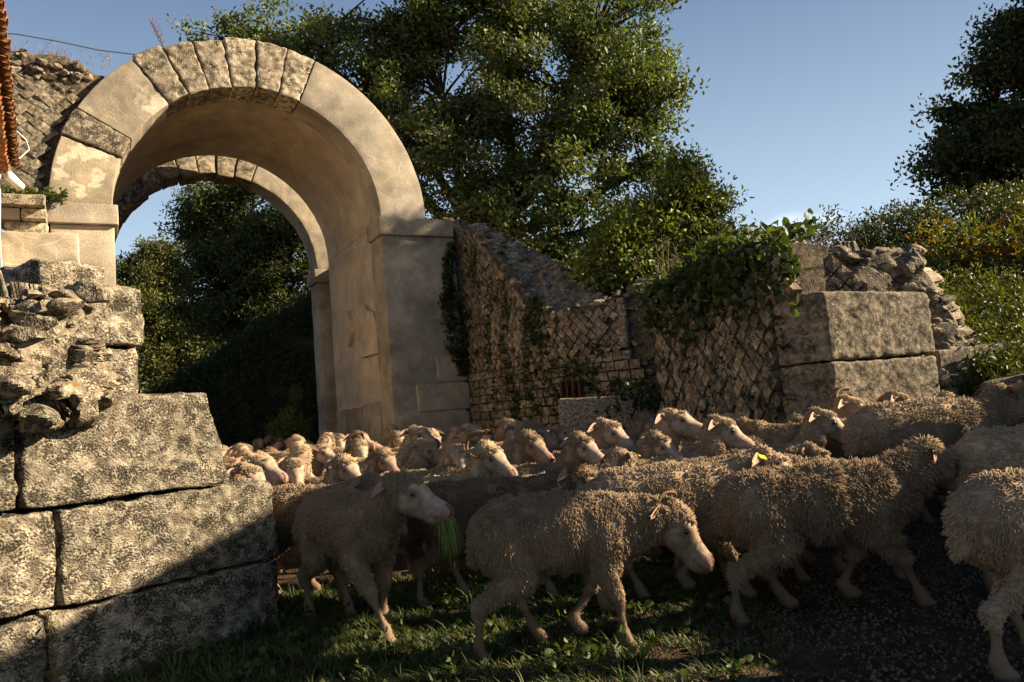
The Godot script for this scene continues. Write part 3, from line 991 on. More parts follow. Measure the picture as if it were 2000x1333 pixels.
	for k in 110:
		var s := rr(0.05, 1.4)
		var at := along(pd, s)
		part("rubble_stone", rocks[rng.randi() % 8], M.rubble[2], dark, Transform3D(Basis.from_euler(Vector3(rr(-.3, .3), rr(0, 6), rr(-.3, .3))).scaled(Vector3(1.2, 0.6, 1) * rr(0.06, 0.12)), Vector3(at[0].x, rr(0.3, 2.95), at[0].y + rr(0.0, 0.03))))
	# stone trough slab and rusty shutter at its foot
	var slab := thing("stone_slab", "speckled granite-like slab standing on edge at the foot of the wall", "slab")
	var c := [Vector3(0.55, 0.0, -11.02), Vector3(1.98, 0.0, -10.8), Vector3(2.05, 0.0, -11.25), Vector3(0.62, 0.0, -11.42), Vector3(0.57, 1.23, -11.04), Vector3(1.98, 1.19, -10.82), Vector3(2.05, 1.19, -11.25), Vector3(0.64, 1.23, -11.42)]
	part("slab_body", block(quad_map(c), Vector3(0.7, 0.6, 0.2), 0.08, 0.03, 0.015, fine), M.granite, slab)
	part("damp_stone", block(quad_map([Vector3(0.98, 0.05, -10.945), Vector3(1.9, 0.05, -10.80), Vector3(1.9, 0.05, -10.9), Vector3(0.98, 0.05, -11.0), Vector3(1.0, 1.17, -10.953), Vector3(1.9, 1.15, -10.815), Vector3(1.9, 1.15, -10.9), Vector3(1.0, 1.17, -11.0)]), Vector3(0.46, 0.55, 0.04), 0.1, 0.01, 0.01, fine), M.granite, slab)
	var sh := thing("rusty_shutter", "small rust-brown metal shutter set low in the round wall", "shutter")
	for i in 4:
		var q := Vector2(0.80, -13.30).lerp(Vector2(1.17, -12.93), (i + 0.5) / 4.0)
		part("panel", block(box_map(Vector3.ZERO, Vector3(0.06, 0.14, 0.02)), Vector3(0.06, 0.14, 0.02), 0.1, 0.008, 0.0, fine), M.rust, sh, Transform3D(Basis(Vector3.UP, 0.79), Vector3(q.x - 0.07, 1.40, q.y + 0.09)))

func build_right_wall() -> void:
	var wall := thing("diamond_wall", "large diamond stonework wall under fig leaves left of the big blocks", "wall")
	var pb := [Vector2(1.67, -9.25), Vector2(2.42, -6.62)]
	var length: float = (pb[1] - pb[0]).length()
	var top := func(s: float) -> float: return 2.40 + 0.05 * fine.get_noise_2d(s * 3, 2) - 0.10 * smoothstep(2.0, 2.7, s)
	part("core", wall_core(pb, length - 0.2, top, -0.2, 0.5, 0.1), M.mortar, wall)
	var kinds := []
	for i in 8: kinds.append(facing(700 + i))
	var side := 0.128
	var dg := side * 1.43
	var t: Vector2 = (pb[1] - pb[0]).normalized()
	var nrm := Vector2(-t.y, t.x)
	if nrm.dot(Vector2(-1, 0.3)) < 0: nrm = -nrm
	for j in 24:
		for i in 40:
			var s := (i + 0.5 * (j % 2)) * dg
			var y := 0.36 + j * dg * 0.5
			if s > length - 0.05 or s < 0.06 or y > float(top.call(s)) - 0.06: continue
			var p: Vector2 = pb[0] + t * s
			if s > 2.3 and y < 1.88: continue
			var b := Basis(Vector3.UP, atan2(nrm.x, nrm.y) + rr(-0.05, 0.05)) * Basis(Vector3.BACK, PI / 4 + rr(-0.06, 0.06))
			b = b.scaled_local(Vector3(side * rr(0.90, 0.98), side * rr(0.90, 0.98), 0.05))
			part("diamond_stone", kinds[rng.randi() % 8], M.facing[rng.randi() % 4], wall, Transform3D(b, Vector3(p.x, y, p.y) + Vector3(nrm.x, 0, nrm.y) * rr(-0.03, 0.012)))
	# great squared blocks at the corner
	var hi := thing("squared_block", "great pitted squared stone block lit on its right face, topmost of two", "block")
	var P := [Vector3(2.29, 0, -6.93), Vector3(2.58, 0, -6.5), Vector3(3.66, 0, -6.9), Vector3(3.4, 0, -7.45)]
	var up := func(y0: float, y1: float, sc: float) -> Array:
		var r := []
		for y in [y0, y1]:
			for q in [P[1], P[2], P[3], P[0]]:
				var cc := Vector3(2.95, 0, -6.95)
				r.append(cc + (q - cc) * sc + Vector3.UP * y)
		return r
	var c1: Array = up.call(1.30, 1.88, 1.0)
	c1[5].y = 1.84
	part("block_body", block(quad_map(c1), Vector3(0.56, 0.29, 0.26), 0.025, 0.03, 0.016, pits, Vector3(3, 3, 3)), M.block, hi)
	var lo := thing("squared_block", "great squared stone block carrying the topmost block, half hidden by sheep", "block")
	part("block_body", block(quad_map(up.call(0.62, 1.285, 1.0)), Vector3(0.56, 0.33, 0.26), 0.025, 0.03, 0.016, pits, Vector3(8, 3, 3)), M.block, lo)
	var lo2 := thing("squared_block", "lowest squared block of the corner, behind the sheep", "block")
	part("block_body", block(quad_map(up.call(-0.1, 0.605, 1.04)), Vector3(0.56, 0.35, 0.26), 0.06, 0.04, 0.05, crag, Vector3(8, 9, 3)), M.block, lo2)
	# rubble heap of the wall core behind and above the blocks
	var heap := thing("rubble_heap", "hump of broken wall core studded with stones behind the squared blocks", "rubble")
	var hp := [Vector3(2.35, 0, -7.0), Vector3(4.75, 0, -7.0), Vector3(4.8, 0, -8.6), Vector3(2.3, 0, -8.6), Vector3(2.52, 2.38, -7.1), Vector3(3.82, 2.28, -7.25), Vector3(3.9, 2.36, -8.2), Vector3(2.6, 2.45, -8.2)]
	part("core", block(quad_map(hp), Vector3(0.75, 1.2, 0.7), 0.025, 0.10, 0.10, jag, Vector3(1, 2, 3)), M.rubble[0], heap)
	var rocks := []
	for i in 8: rocks.append(rock(800 + i, 12, 6))
	for k in 260:
		var u := Vector3(rr(-1, 1), 0, rr(-1, 1))
		var face := rng.randi() % 5
		if face < 2: u = Vector3(rr(-0.95, 0.95), rr(0.35, 1.0), 1.0 if false else -1.0)
		elif face < 4: u = Vector3(rr(-0.95, 0.95), 1.0, rr(-1.0, 0.7))
		else: u = Vector3(1.0, rr(-0.2, 1.0), rr(-1.0, 0.8))
		var q: Vector3 = quad_map(hp).call(u)
		part("rubble_stone", rocks[rng.randi() % 8], M.rubble[rng.randi() % 3], heap, Transform3D(Basis.from_euler(Vector3(rr(-.5, .5), rr(0, 6), rr(-.5, .5))).scaled(Vector3(1.25, 0.75, 1) * rr(0.05, 0.11)), q + (Vector3(3.2, 1.2, -7.7) - q).normalized() * 0.05))
	# last diamond facing left on the front of the hump
	for j in 7:
		for i in 6:
			var fx := 2.50 + (i + 0.5 * (j % 2)) * 0.183
			var fy := 1.80 + j * 0.0915
			if fx > 3.35 - 0.25 * j * 0.35 or fy > 2.34: continue
			var b := Basis(Vector3.UP, rr(-0.05, 0.05)) * Basis(Vector3.BACK, PI / 4 + rr(-0.06, 0.06))
			b = b.scaled_local(Vector3(side * rr(0.90, 0.98), side * rr(0.90, 0.98), 0.05))
			part("diamond_stone", kinds[rng.randi() % 8], M.facing[rng.randi() % 4], heap, Transform3D(b, Vector3(fx, fy, -6.98 - 0.045 * (fy - 1.8) + rr(-0.02, 0.015))))
	# kerb stones climbing the bank, and a long half-buried slab
	var kerb := thing("kerb_slab", "half-buried pale slab in the grass right of the squared blocks", "slab")
	part("slab_body", block(quad_map([Vector3(3.72, 1.0, -7.0), Vector3(4.65, 1.05, -7.3), Vector3(4.65, 1.05, -7.6), Vector3(3.72, 1.0, -7.3), Vector3(3.72, 1.33, -7.0), Vector3(4.65, 1.37, -7.3), Vector3(4.65, 1.37, -7.6), Vector3(3.72, 1.33, -7.3)]), Vector3(0.48, 0.16, 0.15), 0.05, 0.03, 0.03, crag), M.block, kerb)
	for e in [[3.55, 0.93, -5.95, 4.6, 1.12, -5.85, "lower of two weathered kerb stones at the right edge"], [3.7, 1.02, -6.15, 4.9, 1.22, -6.05, "upper of two weathered kerb stones at the right edge"]]:
		var k := thing("kerb_stone", e[6], "kerb stone")
		part("stone_body", block(quad_map([Vector3(e[0], e[1] - 0.9, e[2]), Vector3(e[3], e[4] - 0.9, e[5]), Vector3(e[3], e[4] - 0.9, e[5] - 0.25), Vector3(e[0], e[1] - 0.9, e[2] - 0.25), Vector3(e[0], e[1], e[2]), Vector3(e[3], e[4], e[5]), Vector3(e[3], e[4], e[5] - 0.25), Vector3(e[0], e[1], e[2] - 0.25)]), Vector3(0.5, 0.45, 0.12), 0.06, 0.02, 0.03, crag), M.block, k)
	# stepped ruin outside the frame on the right: its shade lies over the foreground and the near wall
	var ruin := thing("ruined_wall", "ruined doorway of big blocks with its lintel, beyond the right edge", "wall")
	for e in [[-5.3, -5.02, 0.0, 1.6], [-5.3, -5.02, 1.61, 3.37], [-5.25, -3.45, 3.38, 3.84], [-5.01, -4.3, 0.0, 0.9], [-4.29, -3.62, 0.0, 0.9], [-5.01, -4.5, 0.91, 2.0], [-4.49, -3.62, 0.91, 2.05], [-3.61, -3.45, 0.0, 1.6], [-3.61, -3.45, 1.61, 3.37], [-3.44, -2.2, 0.0, 1.2], [-3.44, -2.5, 1.21, 1.95], [-6.2, -5.31, 0.0, 1.6]]:
		var hh := Vector3(0.4, (e[3] - e[2]) / 2, (e[1] - e[0]) / 2)
		part("stone_block", block(box_map(Vector3(4.95, (e[2] + e[3]) / 2, (e[0] + e[1]) / 2), hh), hh, 0.25, 0.03, 0.02, fine), M.block, ruin)

# ------------------------------------------------------------------ foliage
# one leaf: folded oval along +y, unit length; appended to arrays with a transform
func leaf_into(v: PackedVector3Array, nr: PackedVector3Array, idx: PackedInt32Array, t: Transform3D, width: float, fold: float, droop: float) -> void:
	var base := v.size()
	var pts := [Vector3(0, 0, 0), Vector3(-width * 0.5, 0.35, fold), Vector3(0, 0.4, 0), Vector3(width * 0.5, 0.35, fold), Vector3(-width * 0.38, 0.72, fold * 0.6 - droop * 0.5), Vector3(width * 0.38, 0.72, fold * 0.6 - droop * 0.5), Vector3(0, 1.0, -droop)]
	for p in pts:
		v.append(t * (p as Vector3))
	var b := t.basis.orthonormalized()
	for q in [Vector3(0, 0, 1), Vector3(0.35, 0, 1), Vector3(0, 0, 1), Vector3(-0.35, 0, 1), Vector3(0.3, 0.2, 1), Vector3(-0.3, 0.2, 1), Vector3(0, 0.4, 1)]:
		nr.append((b * (q as Vector3)).normalized())
	for k in [0, 1, 2, 0, 2, 3, 2, 1, 4, 2, 5, 3, 2, 4, 6, 2, 6, 5]:
		idx.append(base + k)

func arrays_mesh(v: PackedVector3Array, nr: PackedVector3Array, idx: PackedInt32Array, col := PackedColorArray()) -> ArrayMesh:
	var a := []
	a.resize(Mesh.ARRAY_MAX)
	a[Mesh.ARRAY_VERTEX] = v
	a[Mesh.ARRAY_NORMAL] = nr
	a[Mesh.ARRAY_INDEX] = idx
	if col.size(): a[Mesh.ARRAY_COLOR] = col
	var m := ArrayMesh.new()
	m.add_surface_from_arrays(Mesh.PRIMITIVE_TRIANGLES, a)
	return m

# a twig's worth of leaves, unit size
func sprig(sd: int, leaves: int, length: float, width: float, spread := 0.55) -> ArrayMesh:
	var r := RandomNumberGenerator.new()
	r.seed = sd
	var v := PackedVector3Array()
	var nr := PackedVector3Array()
	var idx := PackedInt32Array()
	var col := PackedColorArray()
	for i in leaves:
		var at := Vector3(r.randfn() * 0.28, r.randfn() * 0.28, r.randfn() * 0.28) * spread * 2.0
		var dir := (at * 1.2 + Vector3(r.randfn(), r.randfn() * 0.6 + 0.1, r.randfn()) * 0.6).normalized()
		var side := dir.cross(Vector3(r.randfn(), r.randfn(), r.randfn())).normalized()
		var b := Basis(side, dir, side.cross(dir)).scaled_local(Vector3.ONE * length * r.randf_range(0.75, 1.2))
		leaf_into(v, nr, idx, Transform3D(b, at), width, r.randf_range(0.04, 0.14), r.randf_range(0.0, 0.25))
		var k := r.randf_range(0.75, 1.25)
		var c := Color(k * r.randf_range(0.9, 1.15), k, k * 0.95)
		for q in 7: col.append(c)
	return arrays_mesh(v, nr, idx, col)

# tree: lobes are [centre, radii] ellipsoids; clumps of sprigs fill them, limbs reach for the clumps
func tree(called: String, label: String, base: Vector3, fork: Vector3, trunk_r: float, lobes: Array, clumps: int, per: int, size: float, tints: Array, sp: ArrayMesh, clump_r: float, category := "tree", group := "", sd := 1, bare := 0.0) -> Node3D:
	var t := thing(called, label, category, group)
	var r := RandomNumberGenerator.new()
	r.seed = sd
	var hollow := noise(sd + 70, 0.42, 2)
	var st := SurfaceTool.new()
	st.begin(Mesh.PRIMITIVE_TRIANGLES)
	st.set_smooth_group(0)
	var pts := PackedVector3Array()
	var rad := PackedFloat32Array()
	for i in 6:
		var q := i / 5.0
		pts.append(base.lerp(fork, q) + Vector3(0.25 * sin(q * 5.0 + sd), 0, 0.2 * cos(q * 4.0)) * q * trunk_r * 2.0)
		rad.append(trunk_r * lerpf(1.25, 0.75, q) * (1.0 if i else 1.25))
	if trunk_r > 0.0: tube(st, pts, rad, 9)
	# main limbs: one to each lobe
	var hubs: Array[Vector3] = []
	for l in lobes:
		var c: Vector3 = l[0]
		var lp := PackedVector3Array()
		var lr := PackedFloat32Array()
		var bend := Vector3(r.randfn(), r.randf() * 0.6, r.randfn()) * (c - fork).length() * 0.09
		for i in 7:
			var q := i / 6.0
			lp.append(pts[5].lerp(c, q) + bend * sin(q * PI) + Vector3(0, -0.12 * (c - fork).length() * sin(q * PI) * (1 - q), 0))
			lr.append(maxf(0.012, trunk_r * 0.55 * (1.0 - q * 0.75)))
			if i > 1: hubs.append(lp[i])
		if trunk_r > 0.0: tube(st, lp, lr, 6)
	var places := []
	var cols := PackedColorArray()
	var total := 0.0
	for l in lobes: total += l[1].x * l[1].y * l[1].z
	for l in lobes:
		var want := int(clumps * (l[1].x * l[1].y * l[1].z) / total) + 7
		var tries := 0
		while want > 0 and tries < 4000:
			tries += 1
			var d := Vector3(r.randfn(), r.randfn(), r.randfn()).normalized()
			var q := pow(r.randf(), 0.42)
			var rel := d * q
			var c: Vector3 = l[0] + rel * l[1]
			if hollow.get_noise_3dv(c) < -0.08 + bare: continue
			want -= 1
			# twig to the clump
			var near := hubs[0]
			for hh in hubs:
				if hh.distance_squared_to(c) < near.distance_squared_to(c): near = hh
			var mid := near.lerp(c, 0.55) + Vector3(r.randfn(), r.randf(), r.randfn()) * 0.12 * near.distance_to(c)
			var tr := clampf(trunk_r * 0.13, 0.008, 0.06)
			tube(st, PackedVector3Array([near, near.lerp(mid, 0.5) + Vector3(0, 0.03, 0), mid, c]), PackedFloat32Array([tr, tr * 0.8, tr * 0.6, tr * 0.25]), 4)
			var tone := r.randf()
			var k := r.randf_range(0.78, 1.25)
			var flat := r.randf_range(0.45, 0.8)
			for i in per:
				var off := Vector3(r.randfn(), r.randfn() * flat, r.randfn()) * clump_r * 0.5
				var p := c + off
				var b := Basis.from_euler(Vector3(r.randf() * TAU, r.randf() * TAU, r.randf() * TAU))
				places.append(Transform3D(b.scaled(Vector3.ONE * size * r.randf_range(0.7, 1.25)), p))
				var m := clampf(tone + r.randfn() * 0.22, 0.0, 1.0) * (tints.size() - 1)
				var i0 := int(m)
				var cc: Color = tints[i0].lerp(tints[mini(i0 + 1, tints.size() - 1)], m - i0)
				var v := k * r.randf_range(0.85, 1.15)
				cols.append(Color(cc.r * v, cc.g * v, cc.b * v))
	st.generate_normals()
	st.index()
	part("trunk", st.commit(), M.bark, t)
	tag(copies("crown", sp, M.leaf, t, places, cols), "", "", "", "stuff")
	return t

func build_trees() -> void:
	var oakleaf := sprig(1, 9, 0.52, 0.46)
	var fineleaf := sprig(2, 10, 0.46, 0.40)
	var ashleaf := sprig(3, 11, 0.55, 0.34)
	var bushleaf := sprig(4, 10, 0.40, 0.40)
	var olive := [Color(0.064, 0.084, 0.024), Color(0.108, 0.128, 0.036), Color(0.19, 0.188, 0.066)]
	var dark := [Color(0.030, 0.040, 0.015), Color(0.048, 0.057, 0.018), Color(0.085, 0.085, 0.026)]
	var bright := [Color(0.09, 0.11, 0.02), Color(0.14, 0.16, 0.03), Color(0.21, 0.20, 0.04)]
	var leafy := [Color(0.038, 0.05, 0.018), Color(0.065, 0.078, 0.024), Color(0.12, 0.12, 0.035)]
	# the great oak behind the gate
	tree("oak_tree", "great spreading oak towering behind the arch and round wall", Vector3(0.2, 0, -24.0), Vector3(-0.9, 6.4, -24.2), 0.42,
		[[Vector3(-1.6, 11.2, -24.5), Vector3(3.3, 3.4, 3.0)], [Vector3(2.2, 10.6, -23.6), Vector3(3.1, 2.8, 2.8)], [Vector3(4.1, 9.4, -23.2), Vector3(2.3, 1.8, 2.2)], [Vector3(-5.2, 12.6, -24.2), Vector3(2.9, 2.0, 2.6)], [Vector3(-7.9, 13.0, -24.0), Vector3(1.5, 0.8, 1.5)], [Vector3(-2.6, 8.4, -23.4), Vector3(2.6, 2.2, 2.4)], [Vector3(1.3, 7.6, -22.8), Vector3(2.9, 1.9, 2.4)], [Vector3(3.4, 12.8, -24.4), Vector3(2.7, 1.9, 2.4)], [Vector3(0.0, 14.2, -24.6), Vector3(3.6, 2.0, 3.0)], [Vector3(-0.4, 5.6, -23.0), Vector3(2.1, 1.2, 1.8)], [Vector3(1.9, 5.0, -22.6), Vector3(2.0, 1.1, 1.6)], [Vector3(4.2, 6.3, -22.8), Vector3(1.6, 1.3, 1.5)], [Vector3(5.2, 8.2, -23.0), Vector3(1.2, 0.8, 1.2)], [Vector3(3.8, 4.4, -22.4), Vector3(1.5, 0.8, 1.3)]],
		600, 22, 0.29, olive, oakleaf, 0.52, "tree", "", 3, 0.05)
	# bright lit tree over the round wall
	tree("elm_tree", "smaller tree with yellow-green leaves standing below the oak's right side", Vector3(2.74, 0.84, -14.71), Vector3(2.6, 3.0, -14.62), 0.09,
		[[Vector3(2.85, 4.25, -14.54), Vector3(0.75, 0.75, 0.7)], [Vector3(2.0, 3.65, -14.45), Vector3(0.9, 0.55, 0.7)], [Vector3(3.3, 4.95, -14.62), Vector3(0.38, 0.45, 0.45)], [Vector3(1.25, 3.4, -14.88), Vector3(0.7, 0.45, 0.6)], [Vector3(3.55, 3.9, -14.45), Vector3(0.5, 0.4, 0.45)], [Vector3(3.75, 4.6, -14.4), Vector3(0.35, 0.25, 0.3)], [Vector3(2.5, 4.9, -14.6), Vector3(0.3, 0.35, 0.3)]],
		120, 30, 0.20, bright, fineleaf, 0.42, "tree", "", 5, 0.06)
	# right-hand oak
	tree("oak_tree", "dark oak at the right edge of the picture against the sky", Vector3(14.2, 1.0, -19.2), Vector3(14.0, 5.0, -19.2), 0.4,
		[[Vector3(13.6, 8.6, -19.2), Vector3(2.0, 1.7, 2.0)], [Vector3(11.9, 6.5, -19.8), Vector3(1.7, 1.0, 1.8)], [Vector3(12.6, 7.6, -19.6), Vector3(1.3, 1.2, 1.5)], [Vector3(14.6, 6.2, -18.8), Vector3(2.5, 1.3, 2.0)], [Vector3(16.0, 8.0, -18.6), Vector3(2.3, 2.0, 2.0)], [Vector3(14.8, 10.2, -19.0), Vector3(1.6, 1.3, 1.5)], [Vector3(12.3, 5.0, -19.4), Vector3(1.5, 0.7, 1.6)]],
		380, 22, 0.27, dark, oakleaf, 0.5, "tree", "", 7, 0.08)
	# out of the picture on the right; its shade falls on the right pier
	tree("oak_tree", "tall tree beyond the right edge that shades the right pier", Vector3(15.4, 1.0, -16.4), Vector3(15.4, 6.0, -16.4), 0.35,
		[[Vector3(15.0, 12.0, -16.3), Vector3(2.2, 2.0, 1.9)], [Vector3(15.6, 9.2, -16.3), Vector3(2.1, 1.7, 1.7)]],
		170, 34, 0.29, dark, oakleaf, 0.65, "tree", "", 8)
	# seen through the arch
	tree("ash_tree", "dark leafy tree filling the arch opening", Vector3(-9.2, 0, -29.5), Vector3(-9.3, 4.5, -29.4), 0.3,
		[[Vector3(-9.6, 8.6, -29.0), Vector3(2.3, 1.9, 2.0)], [Vector3(-8.0, 7.2, -28.6), Vector3(2.2, 2.0, 1.8)], [Vector3(-10.6, 6.4, -29.0), Vector3(1.9, 1.5, 1.8)], [Vector3(-7.6, 4.6, -28.2), Vector3(2.0, 1.6, 1.6)], [Vector3(-9.6, 4.9, -28.6), Vector3(1.6, 1.2, 1.6)], [Vector3(-7.0, 9.0, -29), Vector3(1.8, 1.4, 1.6)], [Vector3(-10.7, 9.3, -29), Vector3(1.4, 1.2, 1.4)]],
		360, 24, 0.30, leafy, ashleaf, 0.6, "tree", "", 9)
	tree("poplar_tree", "feathery lit tree far off at the left inside the arch", Vector3(-16.2, 0, -36.5), Vector3(-16.2, 3.4, -36.5), 0.25,
		[[Vector3(-16.4, 7.0, -36.3), Vector3(1.9, 2.6, 1.8)], [Vector3(-15.0, 5.0, -36.0), Vector3(1.9, 1.6, 1.6)], [Vector3(-16.2, 9.2, -36.4), Vector3(1.1, 1.3, 1.0)], [Vector3(-15.4, 3.0, -36.0), Vector3(1.9, 1.4, 1.5)]],
		190, 36, 0.34, [Color(0.05, 0.058, 0.018), Color(0.085, 0.088, 0.026), Color(0.13, 0.12, 0.035)], fineleaf, 0.8, "tree", "", 11)
	# ivy-grown mound under that tree
	ivy_shed(bushleaf)
	bush("sapling", "small bright green sapling at the foot of the far pier", [[Vector3(-6.5, 1.5, -23.0), Vector3(0.3, 0.4, 0.3)], [Vector3(-6.8, 1.15, -22.9), Vector3(0.35, 0.3, 0.3)], [Vector3(-6.35, 2.1, -23.0), Vector3(0.16, 0.3, 0.16)], [Vector3(-6.2, 1.1, -22.9), Vector3(0.25, 0.35, 0.25)]], 300, 0.15, bright, fineleaf, "shrub", 22)
	# hedge behind the walls
	bush("bramble_hedge", "dark bramble hedge behind the round wall and gap", [[Vector3(2.2, 1.9, -14.6), Vector3(1.7, 1.35, 0.8)], [Vector3(0.9, 2.2, -15.6), Vector3(1.2, 1.3, 0.7)], [Vector3(3.4, 2.2, -13.6), Vector3(1.4, 1.2, 0.8)]], 4200, 0.13, [Color(0.016, 0.024, 0.012), Color(0.03, 0.04, 0.016)], bushleaf, "hedge", 23)
	bush("tall_hedge", "tall tangled hedge with brownish leaves behind the rubble hump", [[Vector3(5.0, 2.9, -12.9), Vector3(1.3, 1.05, 0.9)], [Vector3(6.3, 2.85, -12.5), Vector3(1.3, 1.0, 0.9)], [Vector3(7.6, 2.7, -12.2), Vector3(1.5, 1.0, 0.9)], [Vector3(4.0, 2.9, -13.2), Vector3(0.8, 0.85, 0.7)], [Vector3(3.0, 2.5, -13.0), Vector3(0.9, 0.75, 0.7)]], 5600, 0.15, [Color(0.026, 0.032, 0.014), Color(0.05, 0.052, 0.018), Color(0.085, 0.055, 0.02)], bushleaf, "hedge", 24)
	bush("dark_hedge", "dense dark green hedge below the right-hand oak", [[Vector3(8.3, 3.0, -11.8), Vector3(1.6, 1.0, 0.9)], [Vector3(6.9, 2.9, -11.4), Vector3(1.2, 0.9, 0.7)], [Vector3(9.8, 2.8, -11.4), Vector3(1.8, 0.9, 0.9)], [Vector3(5.7, 2.8, -11.2), Vector3(1.0, 0.75, 0.6)]], 4600, 0.14, dark, bushleaf, "hedge", 25)
	var sumac := sprig(8, 14, 0.55, 0.26, 0.75)
	bush("sumac_shrub", "reddening sumac shrub with long leaves at the right edge", [[Vector3(6.6, 2.75, -9.4), Vector3(0.4, 0.5, 0.4)], [Vector3(6.1, 2.55, -9.6), Vector3(0.3, 0.28, 0.3)]], 190, 0.17, [Color(0.10, 0.11, 0.02), Color(0.17, 0.10, 0.02), Color(0.24, 0.07, 0.02)], sumac, "shrub", 26)
	bush("elder_shrub", "low yellow-green shrub with pointed leaves on the bank", [[Vector3(5.3, 2.55, -9.3), Vector3(0.5, 0.3, 0.35)], [Vector3(5.9, 2.4, -9.1), Vector3(0.35, 0.3, 0.3)]], 210, 0.15, [Color(0.08, 0.11, 0.02), Color(0.13, 0.15, 0.03), Color(0.20, 0.09, 0.02)], sumac, "shrub", 27)

# a collapsed shed wholly grown over with ivy
func ivy_shed(sp: ArrayMesh) -> void:
	var t := thing("ivy_mound", "dark ivy-covered shed seen through the arch", "shed")
	var c := [Vector3(-12.2, 0, -24.4), Vector3(-3.4, 0, -23.6), Vector3(-3.6, 0, -29.0), Vector3(-12.4, 0, -29.0), Vector3(-11.9, 2.2, -24.8), Vector3(-3.6, 6.4, -24.4), Vector3(-3.8, 6.6, -28.8), Vector3(-12.2, 2.2, -28.8)]
	var qm := quad_map(c)
	part("core", block(qm, Vector3(4.3, 2.1, 2.5), 0.4, 0.3, 0.5, crag), M.bark, t)
	var places := []
	var cols := PackedColorArray()
	for i in 9000:
		var u := Vector3(rr(-1, 1), rr(-1, 1), -1.0)
		if i % 4 == 0: u = Vector3(rr(-1, 1), 1.0, rr(-1, 0.6))
		if i % 9 == 0: u = Vector3(-1.0, rr(-1, 1), rr(-1, 0.6))
		var p: Vector3 = qm.call(u)
		p += Vector3(rng.randfn() * 0.1, rr(0.0, 0.25) + 0.2 * crag.get_noise_3dv(p), rr(-0.1, 0.3))
		places.append(Transform3D(Basis.from_euler(Vector3(rr(0, 6), rr(0, 6), rr(0, 6))).scaled(Vector3.ONE * rr(0.16, 0.3)), p))
		cols.append(Color(0.035, 0.046, 0.018).lerp(Color(0.085, 0.095, 0.035), rng.randf()))
	tag(copies("leaves", sp, M.leaf, t, places, cols), "", "", "", "stuff")

# leaf mass without a visible trunk: sprigs in the shells of ellipsoids, with stems inside
func bush(called: String, label: String, lobes: Array, count: int, size: float, tints: Array, sp: ArrayMesh, category: String, sd: int) -> Node3D:
	var t := thing(called, label, category)
	var r := RandomNumberGenerator.new()
	r.seed = sd
	var places := []
	var cols := PackedColorArray()
	var st := SurfaceTool.new()
	st.begin(Mesh.PRIMITIVE_TRIANGLES)
	st.set_smooth_group(0)
	var lump := noise(sd, 0.9, 3)
	for l in lobes:
		var c: Vector3 = l[0]
		var e: Vector3 = l[1]
		for i in 9:
			var d := Vector3(r.randfn(), absf(r.randfn()) + 0.4, r.randfn()).normalized()
			var foot := Vector3(c.x + r.randfn() * e.x * 0.25, minf(c.y - e.y * 0.9, ground_y(c.x, c.z)), c.z + r.randfn() * e.z * 0.25)
			tube(st, PackedVector3Array([foot, foot.lerp(c + d * e * 0.8, 0.5) + Vector3(0, 0.1, 0), c + d * e * 0.9]), PackedFloat32Array([0.018, 0.012, 0.004]), 4)
		for i in count / lobes.size():
			var d := Vector3(r.randfn(), r.randfn(), r.randfn()).normalized()
			var k := 0.86 + 0.42 * lump.get_noise_3dv(c + d * e) + r.randfn() * 0.07
			var p := c + d * e * k * (1.0 if r.randf() < 0.75 else r.randf_range(0.5, 1.0))
			var b := Basis.from_euler(Vector3(r.randf() * TAU, r.randf() * TAU, r.randf() * TAU))
			places.append(Transform3D(b.scaled(Vector3.ONE * size * r.randf_range(0.7, 1.3)), p))
			var m := clampf(0.5 + 0.9 * lump.get_noise_3dv(p * 0.8 + Vector3(7, 0, 0)) + r.randfn() * 0.2, 0.0, 1.0) * (tints.size() - 1)
			var i0 := int(m)
			var cc: Color = tints[i0].lerp(tints[mini(i0 + 1, tints.size() - 1)], m - i0)
			var v := r.randf_range(0.75, 1.25)
			cols.append(Color(cc.r * v, cc.g * v, cc.b * v))
	st.generate_normals()
	st.index()
	part("stems", st.commit(), M.bark, t)
	tag(copies("leaves", sp, M.leaf, t, places, cols), "", "", "", "stuff")
	return t

